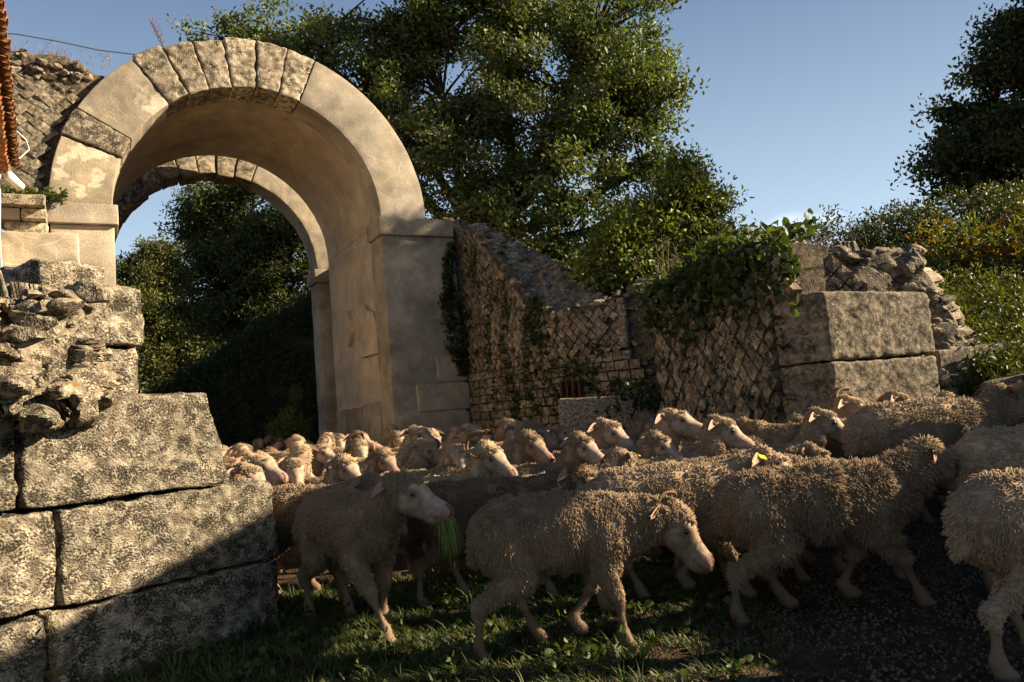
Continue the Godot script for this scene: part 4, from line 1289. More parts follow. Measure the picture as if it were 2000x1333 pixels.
func build_wall_plants() -> void:
	# ivy running down the edge of the right pier: leaves lie on the masonry
	var gt := Transform3D(Basis(Vector3.UP, GATE_TURN), GATE_AT)
	var ivyleaf := sprig(14, 3, 0.7, 0.8, 0.3)
	var spots := []
	for k in 520:
		var q := rng.randf()
		var y := lerpf(4.6, 1.95, q)
		var w := 0.10 + 0.30 * smoothstep(0.25, 0.6, q) * smoothstep(1.0, 0.8, q)
		spots.append(gt * Vector3(6.52 + rr(-w, w * 0.5) - 0.12 * sin(q * 6), y, 0.05 + rr(0.0, 0.06)))
	hang("ivy", "dark ivy climbing the edge of the right pier", spots, 0.10, [Color(0.02, 0.03, 0.012), Color(0.05, 0.065, 0.02)], ivyleaf)
	spots = []
	for run in [[1.01, 4.9, 2.2, 0.12, 70], [1.36, 4.5, 3.6, 0.10, 45], [1.76, 4.0, 1.2, 0.07, 90], [2.36, 3.6, 1.3, 0.08, 120], [3.06, 2.95, 1.0, 0.10, 150], [3.46, 2.6, 1.4, 0.10, 50], [3.96, 1.9, 0.9, 0.2, 160], [4.66, 2.2, 1.2, 0.12, 90], [5.06, 1.5, 1.0, 0.15, 70], [3.36, 3.1, 2.2, 0.14, 150], [2.56, 1.5, 0.9, 0.1, 60]]:
		for k in run[4]:
			var q := rng.randf()
			var s: float = run[0] + rng.randfn() * run[3] + 0.1 * sin(q * 8.0)
			var at := along(path_a, clampf(s, 0.3, 5.7))
			var nrm := Vector2(-at[1].y, at[1].x)
			if nrm.dot(Vector2(-0.3, 1)) < 0: nrm = -nrm
			var p: Vector2 = at[0] + nrm * rr(0.04, 0.10)
			spots.append(Vector3(p.x, lerpf(run[1], run[2], q), p.y))
	hang("creeper", "thin green creepers trailing down the round diamond wall", spots, 0.085, [Color(0.025, 0.036, 0.013), Color(0.07, 0.085, 0.022)], ivyleaf)
	# fig sprawling over the diamond wall
	var figleaf := sprig(15, 7, 0.85, 0.62, 0.55)
	spots = []
	var t := Vector2(0.2742, 0.9617)
	for k in 560:
		var s := clampf(rng.randfn() * 0.62 + 1.35, 0.05, 2.75)
		var y := 2.52 - absf(rng.randfn()) * 0.30 + 0.16 * rng.randf() - 0.10 * absf(s - 1.5)
		var p := Vector2(1.67, -9.25) + t * s + Vector2(-0.96, 0.27) * (rr(0.02, 0.16) + 0.1 * maxf(0.0, 2.4 - y) * rng.randf())
		if y > 2.42: p += Vector2(0.96, -0.27) * rr(0.0, 0.6)
		spots.append(Vector3(p.x, y, p.y))
	hang("fig_bush", "fig bush with big pale-edged leaves spilling over the diamond wall", spots, 0.095, [Color(0.03, 0.042, 0.016), Color(0.06, 0.078, 0.026), Color(0.11, 0.125, 0.042)], figleaf)
	spots = []
	for k in 120:
		var s := rr(0.0, 2.6)
		var p := Vector2(1.67, -9.25) + t * s + Vector2(-0.96, 0.27) * rr(0.03, 0.09)
		spots.append(Vector3(p.x, rr(0.7, 2.0), p.y))
	hang("wall_weeds", "small dark weeds rooted in the joints of the diamond wall", spots, 0.06, [Color(0.02, 0.03, 0.012), Color(0.04, 0.05, 0.018)], ivyleaf)
	spots = []
	for k in 170:
		spots.append(Vector3(1.72 + rng.randfn() * 0.28, 1.15 + rng.randfn() * 0.13, -10.3 + rng.randfn() * 0.3))
	hang("gap_weeds", "dark green weeds growing in the corner above the speckled slab", spots, 0.10, [Color(0.015, 0.026, 0.012), Color(0.03, 0.045, 0.016)], ivyleaf)
	# caper bush on the cornice, under the camera
	spots = []
	for k in 190:
		var u := rr(-1.3, -0.35)
		spots.append(gt * Vector3(u, 5.12 + 0.16 * rng.randf() * (1.0 - (u + 1.3) * 0.6) + absf(rng.randfn()) * 0.04, 0.15 + rng.randfn() * 0.12))
	hang("cornice_plant", "little green plant with yellow flowers on the ruined cornice", spots, 0.085, [Color(0.05, 0.06, 0.02), Color(0.10, 0.11, 0.035), Color(0.09, 0.10, 0.03)], ivyleaf)
	# dead stalk on the crown of the arch
	var stalk := thing("dead_stalk", "dry branching weed stalk standing on top of the arch", "weed")
	var st := SurfaceTool.new()
	st.begin(Mesh.PRIMITIVE_TRIANGLES)
	st.set_smooth_group(0)
	var foot := gt * Vector3(1.30, 8.05, -0.3)
	var tip := foot + Vector3(-0.28, 0.72, 0)
	tube(st, PackedVector3Array([foot, foot.lerp(tip, 0.5) + Vector3(0.03, 0, 0), tip]), PackedFloat32Array([0.013, 0.009, 0.004]), 5)
	for k in 14:
		var p := foot.lerp(tip, 0.25 + 0.05 * k)
		var s := 1.0 if k % 2 else -1.0
		tube(st, PackedVector3Array([p, p + Vector3(0.05 * s, 0.07, rr(-.04, .04)), p + Vector3(0.07 * s, 0.19, rr(-.06, .06))]), PackedFloat32Array([0.006, 0.005, 0.003]), 4)
	st.generate_normals()
	part("stem", st.commit(), M.stalk, stalk)
	dry_stalks("dry_weeds", "thin dry weeds on the rubble left of the arch", func(): return gt * Vector3(rr(-1.4, 0.5), 7.72, rr(-0.5, -0.2)), 26, 0.28)
	dry_stalks("dry_weeds", "straw-coloured weeds on the hump behind the squared blocks", func(): return Vector3(rr(2.7, 3.6), 2.38, rr(-8.1, -7.3)), 22, 0.3)
	dry_stalks("dry_weeds", "tall dry grass stems above the gap beside the fig", func(): return Vector3(rr(1.7, 2.4), 2.4, rr(-9.6, -8.6)), 26, 0.45)

func dry_stalks(called: String, label: String, where: Callable, n: int, tall: float) -> void:
	var o := thing(called, label, "weeds")
	var st := SurfaceTool.new()
	st.begin(Mesh.PRIMITIVE_TRIANGLES)
	st.set_smooth_group(0)
	for k in n:
		var p: Vector3 = where.call()
		var h := tall * rr(0.5, 1.2)
		var d := Vector3(rng.randfn() * 0.3, 1, rng.randfn() * 0.3) * h
		tube(st, PackedVector3Array([p, p + d * 0.5, p + d + Vector3(d.x, -0.02, d.z) * 0.4]), PackedFloat32Array([0.005, 0.004, 0.002]), 4)
		for q in 3:
			var b := p + d * rr(0.5, 1.0)
			tube(st, PackedVector3Array([b, b + Vector3(rng.randfn() * 0.05, 0.06, rng.randfn() * 0.05)]), PackedFloat32Array([0.004, 0.002]), 4)
	st.generate_normals()
	tag(part("stems", st.commit(), M.dry, o), "", "", "", "stuff")

func hang(called: String, label: String, spots: Array, size: float, tints: Array, sp: ArrayMesh) -> void:
	var t := thing(called, label, "plant")
	var places := []
	var cols := PackedColorArray()
	for p in spots:
		var b := Basis.from_euler(Vector3(rr(-2.6, -0.6), rr(0, TAU), rr(-0.6, 0.6)))
		places.append(Transform3D(b.scaled(Vector3.ONE * size * rr(0.7, 1.3)), p))
		var m := rng.randf() * (tints.size() - 1)
		var i0 := int(m)
		var c: Color = tints[i0].lerp(tints[mini(i0 + 1, tints.size() - 1)], m - i0)
		var v := rr(0.75, 1.25)
		cols.append(Color(c.r * v, c.g * v, c.b * v))
	tag(copies("leaves", sp, M.leaf, t, places, cols), "", "", "", "stuff")

# ------------------------------------------------------------------ grass and gravel
func tuft(sd: int, blades: int, tall: float, lean: float, wide: float) -> ArrayMesh:
	var r := RandomNumberGenerator.new()
	r.seed = sd
	var v := PackedVector3Array()
	var nr := PackedVector3Array()
	var idx := PackedInt32Array()
	var col := PackedColorArray()
	for i in blades:
		var a := r.randf() * TAU
		var out := Vector3(cos(a), 0, sin(a))
		var side := Vector3(-sin(a), 0, cos(a))
		var h := tall * r.randf_range(0.5, 1.2)
		var ln := lean * r.randf_range(0.3, 1.4) * h
		var root := out * r.randf() * 0.03
		var w := wide * r.randf_range(0.7, 1.3)
		var base := v.size()
		var k := r.randf_range(0.75, 1.3)
		var c := Color(k * r.randf_range(0.85, 1.25), k, k * 0.9)
		for s in 4:
			var q := s / 3.0
			var p := root + Vector3.UP * h * (q - 0.25 * lean * q * q) + out * ln * q * q
			var ww := w * (1.0 - q * q) + 0.0006
			v.append(p - side * ww)
			v.append(p + side * ww)
			for z in 2:
				nr.append((out * -0.6 + Vector3.UP * 0.5 + side * (0.3 if z else -0.3)).normalized())
				col.append(c)
		for s in 3:
			var b := base + s * 2
			for t in [b, b + 2, b + 1, b + 1, b + 2, b + 3]: idx.append(t)
	return arrays_mesh(v, nr, idx, col)

func build_ground_cover() -> void:
	var kinds := [tuft(1, 12, 0.09, 0.8, 0.003), tuft(2, 12, 0.05, 1.1, 0.0026)]
	var clover := sprig(41, 7, 0.5, 0.75, 0.55)
	# near grass: in front of the flock on the left and under the first sheep
	for k in 2:
		var places := []
		var cols := PackedColorArray()
		var n := 5200
		while places.size() < n:
			var x := rr(-3.4, 1.6)
			var z := rr(-5.6, -2.5)
			var dens := smoothstep(1.5, -0.6, x + 0.35 * (z + 3.6))
			if fine.get_noise_2d(x * 0.5, z * 0.5) < -0.05 and rng.randf() < 0.6: dens *= 0.3
			if rng.randf() > dens: 
				n -= 1 if rng.randf() < 0.5 else 0
				continue
			var s := rr(0.5, 1.15) * (1.25 if x < -1.3 else 1.0)
			places.append(Transform3D(Basis(Vector3.UP, rr(0, TAU)).scaled(Vector3(1, rr(0.7, 1.2), 1) * s), Vector3(x, ground_y(x, z) - 0.005, z)))
			var g := Color(0.045, 0.065, 0.015).lerp(Color(0.12, 0.12, 0.035), rng.randf() * rng.randf())
			cols.append(g)
		var o := thing("grass", ["longer grass in the foreground beside the near wall", "short trampled grass under the first sheep"][k], "grass")
		o.set_meta("kind", "stuff")
		copies("blades", kinds[k], M.grass, o, places, cols)
	# broad-leaved weeds
	var places := []
	var cols := PackedColorArray()
	for k in 800:
		var x := rr(-3.2, 0.9)
		var z := rr(-5.2, -2.6)
		if fine.get_noise_2d(x * 0.8 + 30, z * 0.8) < 0.0: continue
		places.append(Transform3D(Basis.from_euler(Vector3(rr(-0.4, 0.4), rr(0, TAU), 0)).scaled(Vector3.ONE * rr(0.05, 0.10)), Vector3(x, ground_y(x, z) + 0.035, z)))
		cols.append(Color(0.04, 0.06, 0.016).lerp(Color(0.09, 0.105, 0.03), rng.randf()))
	var w := thing("low_weeds", "broad-leaved weeds scattered through the foreground grass", "weeds")
	w.set_meta("kind", "stuff")
	copies("leaves", clover, M.leaf, w, places, cols)
	# reddish-stemmed young plants by the wall foot
	for e in [[-2.02, -3.42, 0.36, "young plant with reddish stem at the foot of the near wall, tallest of the three"], [-2.13, -3.40, 0.24, "young plant with reddish stem left of the tallest one"], [-1.97, -3.36, 0.2, "young plant with reddish stem right of the tallest one"]]:
		var o := thing("young_plant", e[3], "plant")
		var foot := Vector3(e[0], 0.0, e[1])
		part("stem", tube_mesh(PackedVector3Array([foot, foot + Vector3(0.01, e[2] * 0.5, 0), foot + Vector3(-0.01, e[2], 0.01)]), PackedFloat32Array([0.005, 0.004, 0.002]), 5), M.stalk, o)
		var v := PackedVector3Array()
		var nr := PackedVector3Array()
		var idx := PackedInt32Array()
		for k in int(e[2] * 60):
			var a := k * 2.4
			var dir := Vector3(cos(a), 0.5, sin(a)).normalized()
			var side := dir.cross(Vector3.UP).normalized()
			leaf_into(v, nr, idx, Transform3D(Basis(side, dir, side.cross(dir)).scaled_local(Vector3.ONE * rr(0.03, 0.055)), foot + Vector3(0, e[2] * (0.2 + 0.8 * k / (e[2] * 60.0)), 0)), 0.5, 0.1, 0.15)
		var col := PackedColorArray()
		col.resize(v.size())
		col.fill(Color(0.10, 0.13, 0.03))
		part("leaves", arrays_mesh(v, nr, idx, col), M.leaf, o)
	# bank of weeds and grass on the right
	places = []
	cols = PackedColorArray()
	var pl2 := []
	var co2 := PackedColorArray()
	for k in 11000:
		var x := rr(3.3, 8.0)
		var z := rr(-10.8, -6.2)
		var y := ground_y(x, z)
		if y < 0.3: continue
		var g := Color(0.045, 0.052, 0.016).lerp(Color(0.17, 0.155, 0.04), clampf(0.45 + 0.8 * fine.get_noise_2d(x * 0.6, z * 0.6) + rng.randfn() * 0.2, 0.0, 1.0))
		if k % 2:
			places.append(Transform3D(Basis(Vector3.UP, rr(0, TAU)).scaled(Vector3(1.5, rr(1.2, 2.6), 1.5)), Vector3(x, y - 0.01, z)))
			cols.append(g)
		else:
			pl2.append(Transform3D(Basis.from_euler(Vector3(rr(0, 6), rr(0, 6), rr(0, 6))).scaled(Vector3.ONE * rr(0.05, 0.10)), Vector3(x, y + rr(0.03, 0.24), z)))
			co2.append(g)
	var bank := thing("bank_grass", "sunlit tall grass on the bank right of the squared blocks", "grass")
	bank.set_meta("kind", "stuff")
	copies("blades", kinds[0], M.grass, bank, places, cols)
	var bw := thing("bank_weeds", "leafy weeds growing over the bank right of the squared blocks", "weeds")
	bw.set_meta("kind", "stuff")
	copies("leaves", sprig(42, 9, 0.6, 0.34, 0.6), M.leaf, bw, pl2, co2)
	# pale gravel of the track
	var stones := [rock(901, 9, 2), rock(902, 9, 2), rock(903, 9, 2)]
	for k in 3:
		var gp := []
		var gc := PackedColorArray()
		for i in 5500:
			var x := rr(-0.6, 3.4)
			var z := rr(-6.5, -2.6)
			if rng.randf() > smoothstep(-0.5, 1.4, x + 0.45 * (z + 3.4) + 0.5 * fine.get_noise_2d(x * 0.4, z * 0.4)): continue
			var s := rr(0.004, 0.011) * (1.35 if rng.randf() < 0.15 else 1.0)
			gp.append(Transform3D(Basis.from_euler(Vector3(rr(0, 6), rr(0, 6), rr(0, 6))).scaled(Vector3.ONE * s), Vector3(x, ground_y(x, z) + s * 0.3, z)))
			var v := rr(0.7, 1.2)
			gc.append(Color(0.105 * v, 0.076 * v, 0.053 * v))
		var o := thing("gravel", ["loose pale gravel of the track under the right-hand sheep", "reddish gravel chips mixed into the track", "fine gravel trodden into the track"][k], "gravel")
		o.set_meta("kind", "stuff")
		copies("pebbles", stones[k], M.gravel, o, gp, gc)

# ------------------------------------------------------------------ sheep
# surface nets over smoothly joined tapered capsules: bone = [from, to, radius, radius, z squash]
func nets(bones: Array, cell: float, k: float) -> Array:
	var lo := Vector3.ONE * 1e9
	var hi := -lo
	for b in bones:
		var r: float = maxf(b[2], b[3]) + 3.5 * cell + 0.03
		for p in [b[0], b[1]]:
			lo = lo.min((p as Vector3) - Vector3.ONE * r)
			hi = hi.max((p as Vector3) + Vector3.ONE * r)
	var nx := int((hi.x - lo.x) / cell) + 2
	var ny := int((hi.y - lo.y) / cell) + 2
	var nz := int((hi.z - lo.z) / cell) + 2
	var f := PackedFloat32Array()
	f.resize(nx * ny * nz)
	var sy := nx
	var sz := nx * ny
	for b in bones:
		var a: Vector3 = b[0]
		var c: Vector3 = b[1]
		var ra: float = b[2]
		var rb: float = b[3]
		var q: float = 1.0 / b[4]
		var ab := c - a
		ab.z *= q
		var l2 := maxf(ab.length_squared(), 1e-9)
		var r := maxf(ra, rb) + 2.5 * cell + 0.03
		var blo := ((a.min(c) - Vector3.ONE * r - lo) / cell).floor()
		var bhi := ((a.max(c) + Vector3.ONE * r - lo) / cell).ceil()
		for iz in range(maxi(0, int(blo.z)), mini(nz, int(bhi.z) + 1)):
			var pz := (lo.z + iz * cell - a.z) * q
			for iy in range(maxi(0, int(blo.y)), mini(ny, int(bhi.y) + 1)):
				var py := lo.y + iy * cell - a.y
				var row := iz * sz + iy * sy
				for ix in range(maxi(0, int(blo.x)), mini(nx, int(bhi.x) + 1)):
					var px := lo.x + ix * cell - a.x
					var t := clampf((px * ab.x + py * ab.y + pz * ab.z) / l2, 0.0, 1.0)
					var dx := px - ab.x * t
					var dy := py - ab.y * t
					var dz := pz - ab.z * t
					var d := sqrt(dx * dx + dy * dy + dz * dz) - ra - (rb - ra) * t
					if d < 0.09:
						f[row + ix] += exp(-k * d)
	# now inside where f > 1; use log as the field
	var verts := PackedVector3Array()
	var at := PackedInt32Array()
	at.resize(nx * ny * nz)
	var idx := PackedInt32Array()
	var cor := [0, 1, sy, sy + 1, sz, sz + 1, sz + sy, sz + sy + 1]
	var edges := [[0, 1], [2, 3], [4, 5], [6, 7], [0, 2], [1, 3], [4, 6], [5, 7], [0, 4], [1, 5], [2, 6], [3, 7]]
	for iz in nz - 1:
		for iy in ny - 1:
			var row := iz * sz + iy * sy
			for ix in nx - 1:
				var o := row + ix
				var s0 := f[o] > 1.0
				if s0 == (f[o + 1] > 1.0) and s0 == (f[o + sy] > 1.0) and s0 == (f[o + sy + 1] > 1.0) and s0 == (f[o + sz] > 1.0) and s0 == (f[o + sz + 1] > 1.0) and s0 == (f[o + sz + sy] > 1.0) and s0 == (f[o + sz + sy + 1] > 1.0):
					continue
				var sum := Vector3.ZERO
				var n := 0
				for e in edges:
					var fa := log(maxf(f[o + cor[e[0]]], 1e-4))
					var fb := log(maxf(f[o + cor[e[1]]], 1e-4))
					if (fa > 0) != (fb > 0):
						var t := fa / (fa - fb)
						var ca: int = e[0]
						var cb: int = e[1]
						var va := Vector3(ca & 1, (ca >> 1) & 1, ca >> 2)
						var vb := Vector3(cb & 1, (cb >> 1) & 1, cb >> 2)
						sum += va.lerp(vb, t)
						n += 1
				verts.append(lo + (Vector3(ix, iy, iz) + sum / n) * cell)
				at[o] = verts.size()
	for iz in range(1, nz - 1):
		for iy in range(1, ny - 1):
			var row := iz * sz + iy * sy
			for ix in range(1, nx - 1):
				var o := row + ix
				var s0 := f[o] > 1.0
				for e in 3:
					var st: int = [1, sy, sz][e]
					if s0 == (f[o + st] > 1.0): continue
					var u: int = [sy, sz, 1][e]
					var w: int = [sz, 1, sy][e]
					var q0 := at[o] - 1
					var q1 := at[o - u] - 1
					var q2 := at[o - u - w] - 1
					var q3 := at[o - w] - 1
					if q0 < 0 or q1 < 0 or q2 < 0 or q3 < 0: continue
					var quad := [q0, q1, q2, q3]
					if not s0: quad = [q0, q3, q2, q1]
					for t in [0, 2, 1, 0, 3, 2]:
						idx.append(quad[t])
	# normals
	var nr := PackedVector3Array()
	nr.resize(verts.size())
	for i in range(0, idx.size(), 3):
		var a := verts[idx[i]]
		var c := (verts[idx[i + 2]] - a).cross(verts[idx[i + 1]] - a)
		nr[idx[i]] += c
		nr[idx[i + 1]] += c
		nr[idx[i + 2]] += c
	for i in nr.size(): nr[i] = nr[i].normalized()
	return [verts, nr, idx]

var head_part := []

func build_head() -> void:
	var B := []
	var add := func(a: Vector3, b: Vector3, ra: float, rb: float, zs := 1.0) -> void: B.append([a, b, ra, rb, zs])
	add.call(Vector3(0.02, -0.052, 0), Vector3(0.10, -0.058, 0), 0.058, 0.054, 0.95)
	add.call(Vector3(0.09, -0.056, 0), Vector3(0.225, -0.092, 0), 0.048, 0.031, 0.92)
	add.call(Vector3(0.04, -0.10, 0), Vector3(0.19, -0.122, 0), 0.040, 0.024, 0.9)
	add.call(Vector3(0.22, -0.098, 0), Vector3(0.242, -0.102, 0), 0.030, 0.026, 1.05)
	add.call(Vector3(0.20, -0.132, 0), Vector3(0.226, -0.130, 0), 0.016, 0.015, 1.1)
	for s in [-1.0, 1.0]:
		add.call(Vector3(0.082, -0.032, 0.043 * s), Vector3(0.11, -0.038, 0.04 * s), 0.015, 0.013)
		add.call(Vector3(0.06, -0.095, 0.028 * s), Vector3(0.10, -0.098, 0.024 * s), 0.028, 0.022)
		add.call(Vector3(0.236, -0.09, 0.016 * s), Vector3(0.246, -0.096, 0.015 * s), 0.013, 0.011)
	head_part = nets(B, 0.0075, 95.0)
	# ears: thin cupped leaves standing out sideways, a little down and back
	var hv: PackedVector3Array = head_part[0]
	var hn: PackedVector3Array = head_part[1]
	var hi: PackedInt32Array = head_part[2]
	for s in [-1.0, 1.0]:
		for face in [1.0, -1.0]:
			var base := hv.size()
			for i in 8:
				var q := i / 7.0
				var w := 0.003 + 0.019 * pow(sin(clampf(q * 0.80 + 0.17, 0.0, 1.0) * PI), 0.8)
				for j in 5:
					var e := j / 2.0 - 1.0
					hv.append(Vector3(-0.004 - 0.04 * q + e * w * 0.75, -0.040 - 0.02 * q - 0.035 * q * q - 0.5 * e * w + 0.013 * e * e * sin(q * PI) + face * 0.0022, (0.042 + 0.068 * q) * s))
					hn.append(Vector3(0.45 - 0.7 * e * face, face * 1.0, 0.25 * s * face).normalized())
			for i in 7:
				for j in 4:
					var k := base + i * 5 + j
					var quad := [k, k + 1, k + 6, k + 5]
					if s * face < 0.0: quad.reverse()
					for t in [0, 1, 2, 0, 2, 3]: hi.append(quad[t])
	head_part = [hv, hn, hi]

func face_color(p: Vector3) -> Color:
	var c := Color(0.295, 0.22, 0.155) * (1.0 + 0.55 * fine.get_noise_3dv(p * 9.0))
	if absf(p.z) > 0.068: return Color(0.27, 0.175, 0.125)
	if p.x > 0.225: c = Color(0.29, 0.18, 0.135)
	if p.x > 0.238 and p.y > -0.104 and absf(absf(p.z) - 0.015) < 0.008: c = Color(0.10, 0.05, 0.04)
	if p.x > 0.19 and absf(p.y + 0.117) < 0.004: c = Color(0.16, 0.08, 0.06)
	var e := Vector3(p.x - 0.104, p.y + 0.048, absf(p.z) - 0.05).length()
	if e < 0.026: c = c.lerp(Color(0.12, 0.07, 0.05), 1.0 - e / 0.030)
	return c

func head_wool(p: Vector3) -> bool:
	if absf(p.z) > 0.064: return false
	return p.x < 0.042 or (p.x < 0.082 and p.y > -0.040) or (p.x < 0.112 and p.y > -0.023 and absf(p.z) < 0.036) or (p.x < 0.06 and p.y < -0.115)

# pose: poll position, head yaw (to the animal's right), head pitch (nose down), four feet [forward, lift], locks, lock length
func sheep_kind(pose: Dictionary, sd: int) -> Dictionary:
	var r := RandomNumberGenerator.new()
	r.seed = sd
	var B := []
	var add := func(a: Vector3, b: Vector3, ra: float, rb: float, zs := 1.0) -> void: B.append([a, b, ra, rb, zs])
	var fat: float = pose.get("fat", 1.05)
	add.call(Vector3(-0.285, 0.57, 0), Vector3(0.0, 0.555, 0), 0.150 * fat, 0.165 * fat, 0.96)
	add.call(Vector3(0.0, 0.555, 0), Vector3(0.225, 0.565, 0), 0.165 * fat, 0.145 * fat, 0.92)
	add.call(Vector3(-0.31, 0.53, 0), Vector3(-0.32, 0.50, 0), 0.125, 0.11)
	add.call(Vector3(0.27, 0.50, 0), Vector3(0.33, 0.53, 0), 0.105, 0.095)
	add.call(Vector3(-0.42, 0.60, 0), Vector3(-0.455, 0.45, 0), 0.035, 0.022)
	var poll: Vector3 = pose.poll
	var nb := Vector3(0.24, 0.58, 0)
	var mid := nb.lerp(poll, 0.5) + Vector3(0.035, -0.035, 0)
	add.call(nb, mid, 0.125, 0.098, 0.85)
	add.call(mid, poll + Vector3(-0.015, -0.055, 0), 0.096, 0.066, 0.9)
	var feet: Array = pose.feet
	for i in 4:
		var front := i < 2
		var s := 1.0 if i % 2 == 0 else -1.0
		var fx: float = feet[i][0]
		var up: float = feet[i][1]
		if front:
			var foot := Vector3(0.23 + fx, 0.022 + up, 0.085 * s)
			var sh := Vector3(0.21, 0.50, 0.085 * s)
			var el := Vector3(0.19 + fx * 0.12, 0.385, 0.095 * s)
			var fet := foot + Vector3(-0.018 - up * 0.35, 0.055 - up * 0.1, 0)
			var kn := el.lerp(fet, 0.48) + Vector3(0.02 + up * 0.55, up * 0.25, 0)
			add.call(sh, el, 0.095, 0.058, 0.8)
			add.call(el, kn, 0.050, 0.026)
			add.call(kn, fet, 0.0205, 0.0145)
			add.call(fet, foot, 0.017, 0.014)
			add.call(foot, foot + Vector3(0.022, -0.004, 0.012), 0.014, 0.012)
			add.call(foot, foot + Vector3(0.022, -0.004, -0.012), 0.014, 0.012)
		else:
			var foot := Vector3(-0.30 + fx, 0.022 + up, 0.085 * s)
			var hip := Vector3(-0.28, 0.50, 0.08 * s)
			var stf := Vector3(-0.20 + fx * 0.25, 0.375, 0.10 * s)
			var fet := foot + Vector3(-0.02 - up * 0.4, 0.055, 0)
			var hock := Vector3(lerpf(stf.x, fet.x, 0.55) - 0.085, lerpf(stf.y, fet.y, 0.50) + 0.03, 0.092 * s)
			add.call(hip, stf, 0.115, 0.075, 0.8)
			add.call(stf, hock, 0.066, 0.028, 0.9)
			add.call(hock, fet, 0.0225, 0.015)
			add.call(fet, foot, 0.0175, 0.014)
			add.call(foot, foot + Vector3(0.022, -0.004, 0.012), 0.014, 0.012)
			add.call(foot, foot + Vector3(0.022, -0.004, -0.012), 0.014, 0.012)
	var body := nets(B, 0.0145, 58.0)
	# the head, in its own finer grid, joins the same mesh
	var hb := Basis(Vector3.UP, -deg_to_rad(pose.yaw)) * Basis(Vector3.BACK, -deg_to_rad(pose.pitch)) * Basis(Vector3.RIGHT, deg_to_rad(pose.get("roll", 0.0)))
	var ht := Transform3D(hb.scaled(Vector3.ONE * 1.24), poll)
	var wv := PackedVector3Array()
	var wn := PackedVector3Array()
	var wi := PackedInt32Array()
	var sv := PackedVector3Array()
	var sn := PackedVector3Array()
	var si := PackedInt32Array()
	var sc := PackedColorArray()
	var wool_area := PackedFloat32Array()
	var wool_tri := PackedInt32Array()
	var total := 0.0
	for src in 2:
		var vv: PackedVector3Array = body[0] if src == 0 else head_part[0]
		var nn: PackedVector3Array = body[1] if src == 0 else head_part[1]
		var ii: PackedInt32Array = body[2] if src == 0 else head_part[2]
		var mapw := {}
		var maps := {}
		for t in range(0, ii.size(), 3):
			var ctr := (vv[ii[t]] + vv[ii[t + 1]] + vv[ii[t + 2]]) / 3.0
			var wool: bool
			if src == 0:
				wool = ctr.y > 0.25 or (ctr.y > 0.19 and ctr.x < 0.0)
			else:
				wool = head_wool(ctr)
			for q in 3:
				var id := ii[t + q]
				var p := vv[id]
				if wool:
					if not mapw.has(id):
						mapw[id] = wv.size()
						wv.append(p if src == 0 else ht * p)
						wn.append(nn[id] if src == 0 else (hb * nn[id]).normalized())
					wi.append(mapw[id])
				else:
					if not maps.has(id):
						maps[id] = sv.size()
						sv.append(p if src == 0 else ht * p)
						sn.append(nn[id] if src == 0 else (hb * nn[id]).normalized())
						if src == 1: sc.append(face_color(p))
						else: sc.append(Color(0.05, 0.04, 0.035) if p.y < 0.026 else Color(0.165, 0.112, 0.07))
					si.append(maps[id])
			if wool:
				var n := wi.size()
				var ar := (wv[wi[n - 2]] - wv[wi[n - 3]]).cross(wv[wi[n - 1]] - wv[wi[n - 3]]).length()
				total += ar * (1.0 if src == 0 else 1.8)
				wool_area.append(total)
				wool_tri.append(n - 3)
	var mesh := ArrayMesh.new()
	for k in 2:
		var a := []
		a.resize(Mesh.ARRAY_MAX)
		a[Mesh.ARRAY_VERTEX] = wv if k == 0 else sv
		a[Mesh.ARRAY_NORMAL] = wn if k == 0 else sn
		a[Mesh.ARRAY_INDEX] = wi if k == 0 else si
		if k == 1: a[Mesh.ARRAY_COLOR] = sc
		mesh.add_surface_from_arrays(Mesh.PRIMITIVE_TRIANGLES, a)
	# locks of wool: bent tapered three-sided tufts
	var tv := PackedVector3Array()
	var tn := PackedVector3Array()
	var ti := PackedInt32Array()
	var tc := PackedColorArray()
	var lanes := noise(sd + 5, 11.0, 2)
	var mat1 := noise(sd + 15, 13.0, 2)
	var stain := noise(sd + 25, 2.5, 3)
	for k in int(pose.locks):
		var w := wool_area.bsearch(r.randf() * total)
		w = mini(w, wool_tri.size() - 1)
		var t0 := wool_tri[w]
		var ua := r.randf()
		var ub := r.randf()
		if ua + ub > 1.0:
			ua = 1.0 - ua
			ub = 1.0 - ub
		var p := wv[wi[t0]] * (1.0 - ua - ub) + wv[wi[t0 + 1]] * ua + wv[wi[t0 + 2]] * ub
		var n := (wn[wi[t0]] + wn[wi[t0 + 1]] + wn[wi[t0 + 2]]).normalized()
		var part_v := lanes.get_noise_3dv(p * Vector3(1.0, 0.35, 1.0))
		if part_v < -0.30 and r.randf() < 0.7: continue
		var near_head := p.distance_to(poll) < 0.16
		var ll: float = pose.lock * r.randf_range(0.55, 1.3) * (0.75 if p.y < 0.36 else (1.15 if near_head else 1.0)) * (0.95 + 0.9 * part_v)
		var down := Vector3(-0.2, -1.0, 0.0)
		var sweep := Vector3(mat1.get_noise_3dv(p), mat1.get_noise_3dv(p + Vector3(9, 0, 0)), mat1.get_noise_3dv(p + Vector3(0, 9, 0))) * 0.8
		var dir := (n * 0.50 + (down - n * down.dot(n)) * 0.62 + sweep + Vector3(r.randfn(), r.randfn(), r.randfn()) * 0.24).normalized()
		if dir.dot(n) < 0.12: dir = (dir + n * (0.3 - dir.dot(n))).normalized()
		var x := dir.cross(Vector3(r.randfn(), r.randfn(), r.randfn())).normalized()
		var y := dir.cross(x)
		var rad: float = r.randf_range(0.0031, 0.0052) * pose.get("thick", 1.0)
		var base := tv.size()
		var shade := r.randf_range(0.78, 1.22) * (1.0 + 0.5 * stain.get_noise_3dv(p))
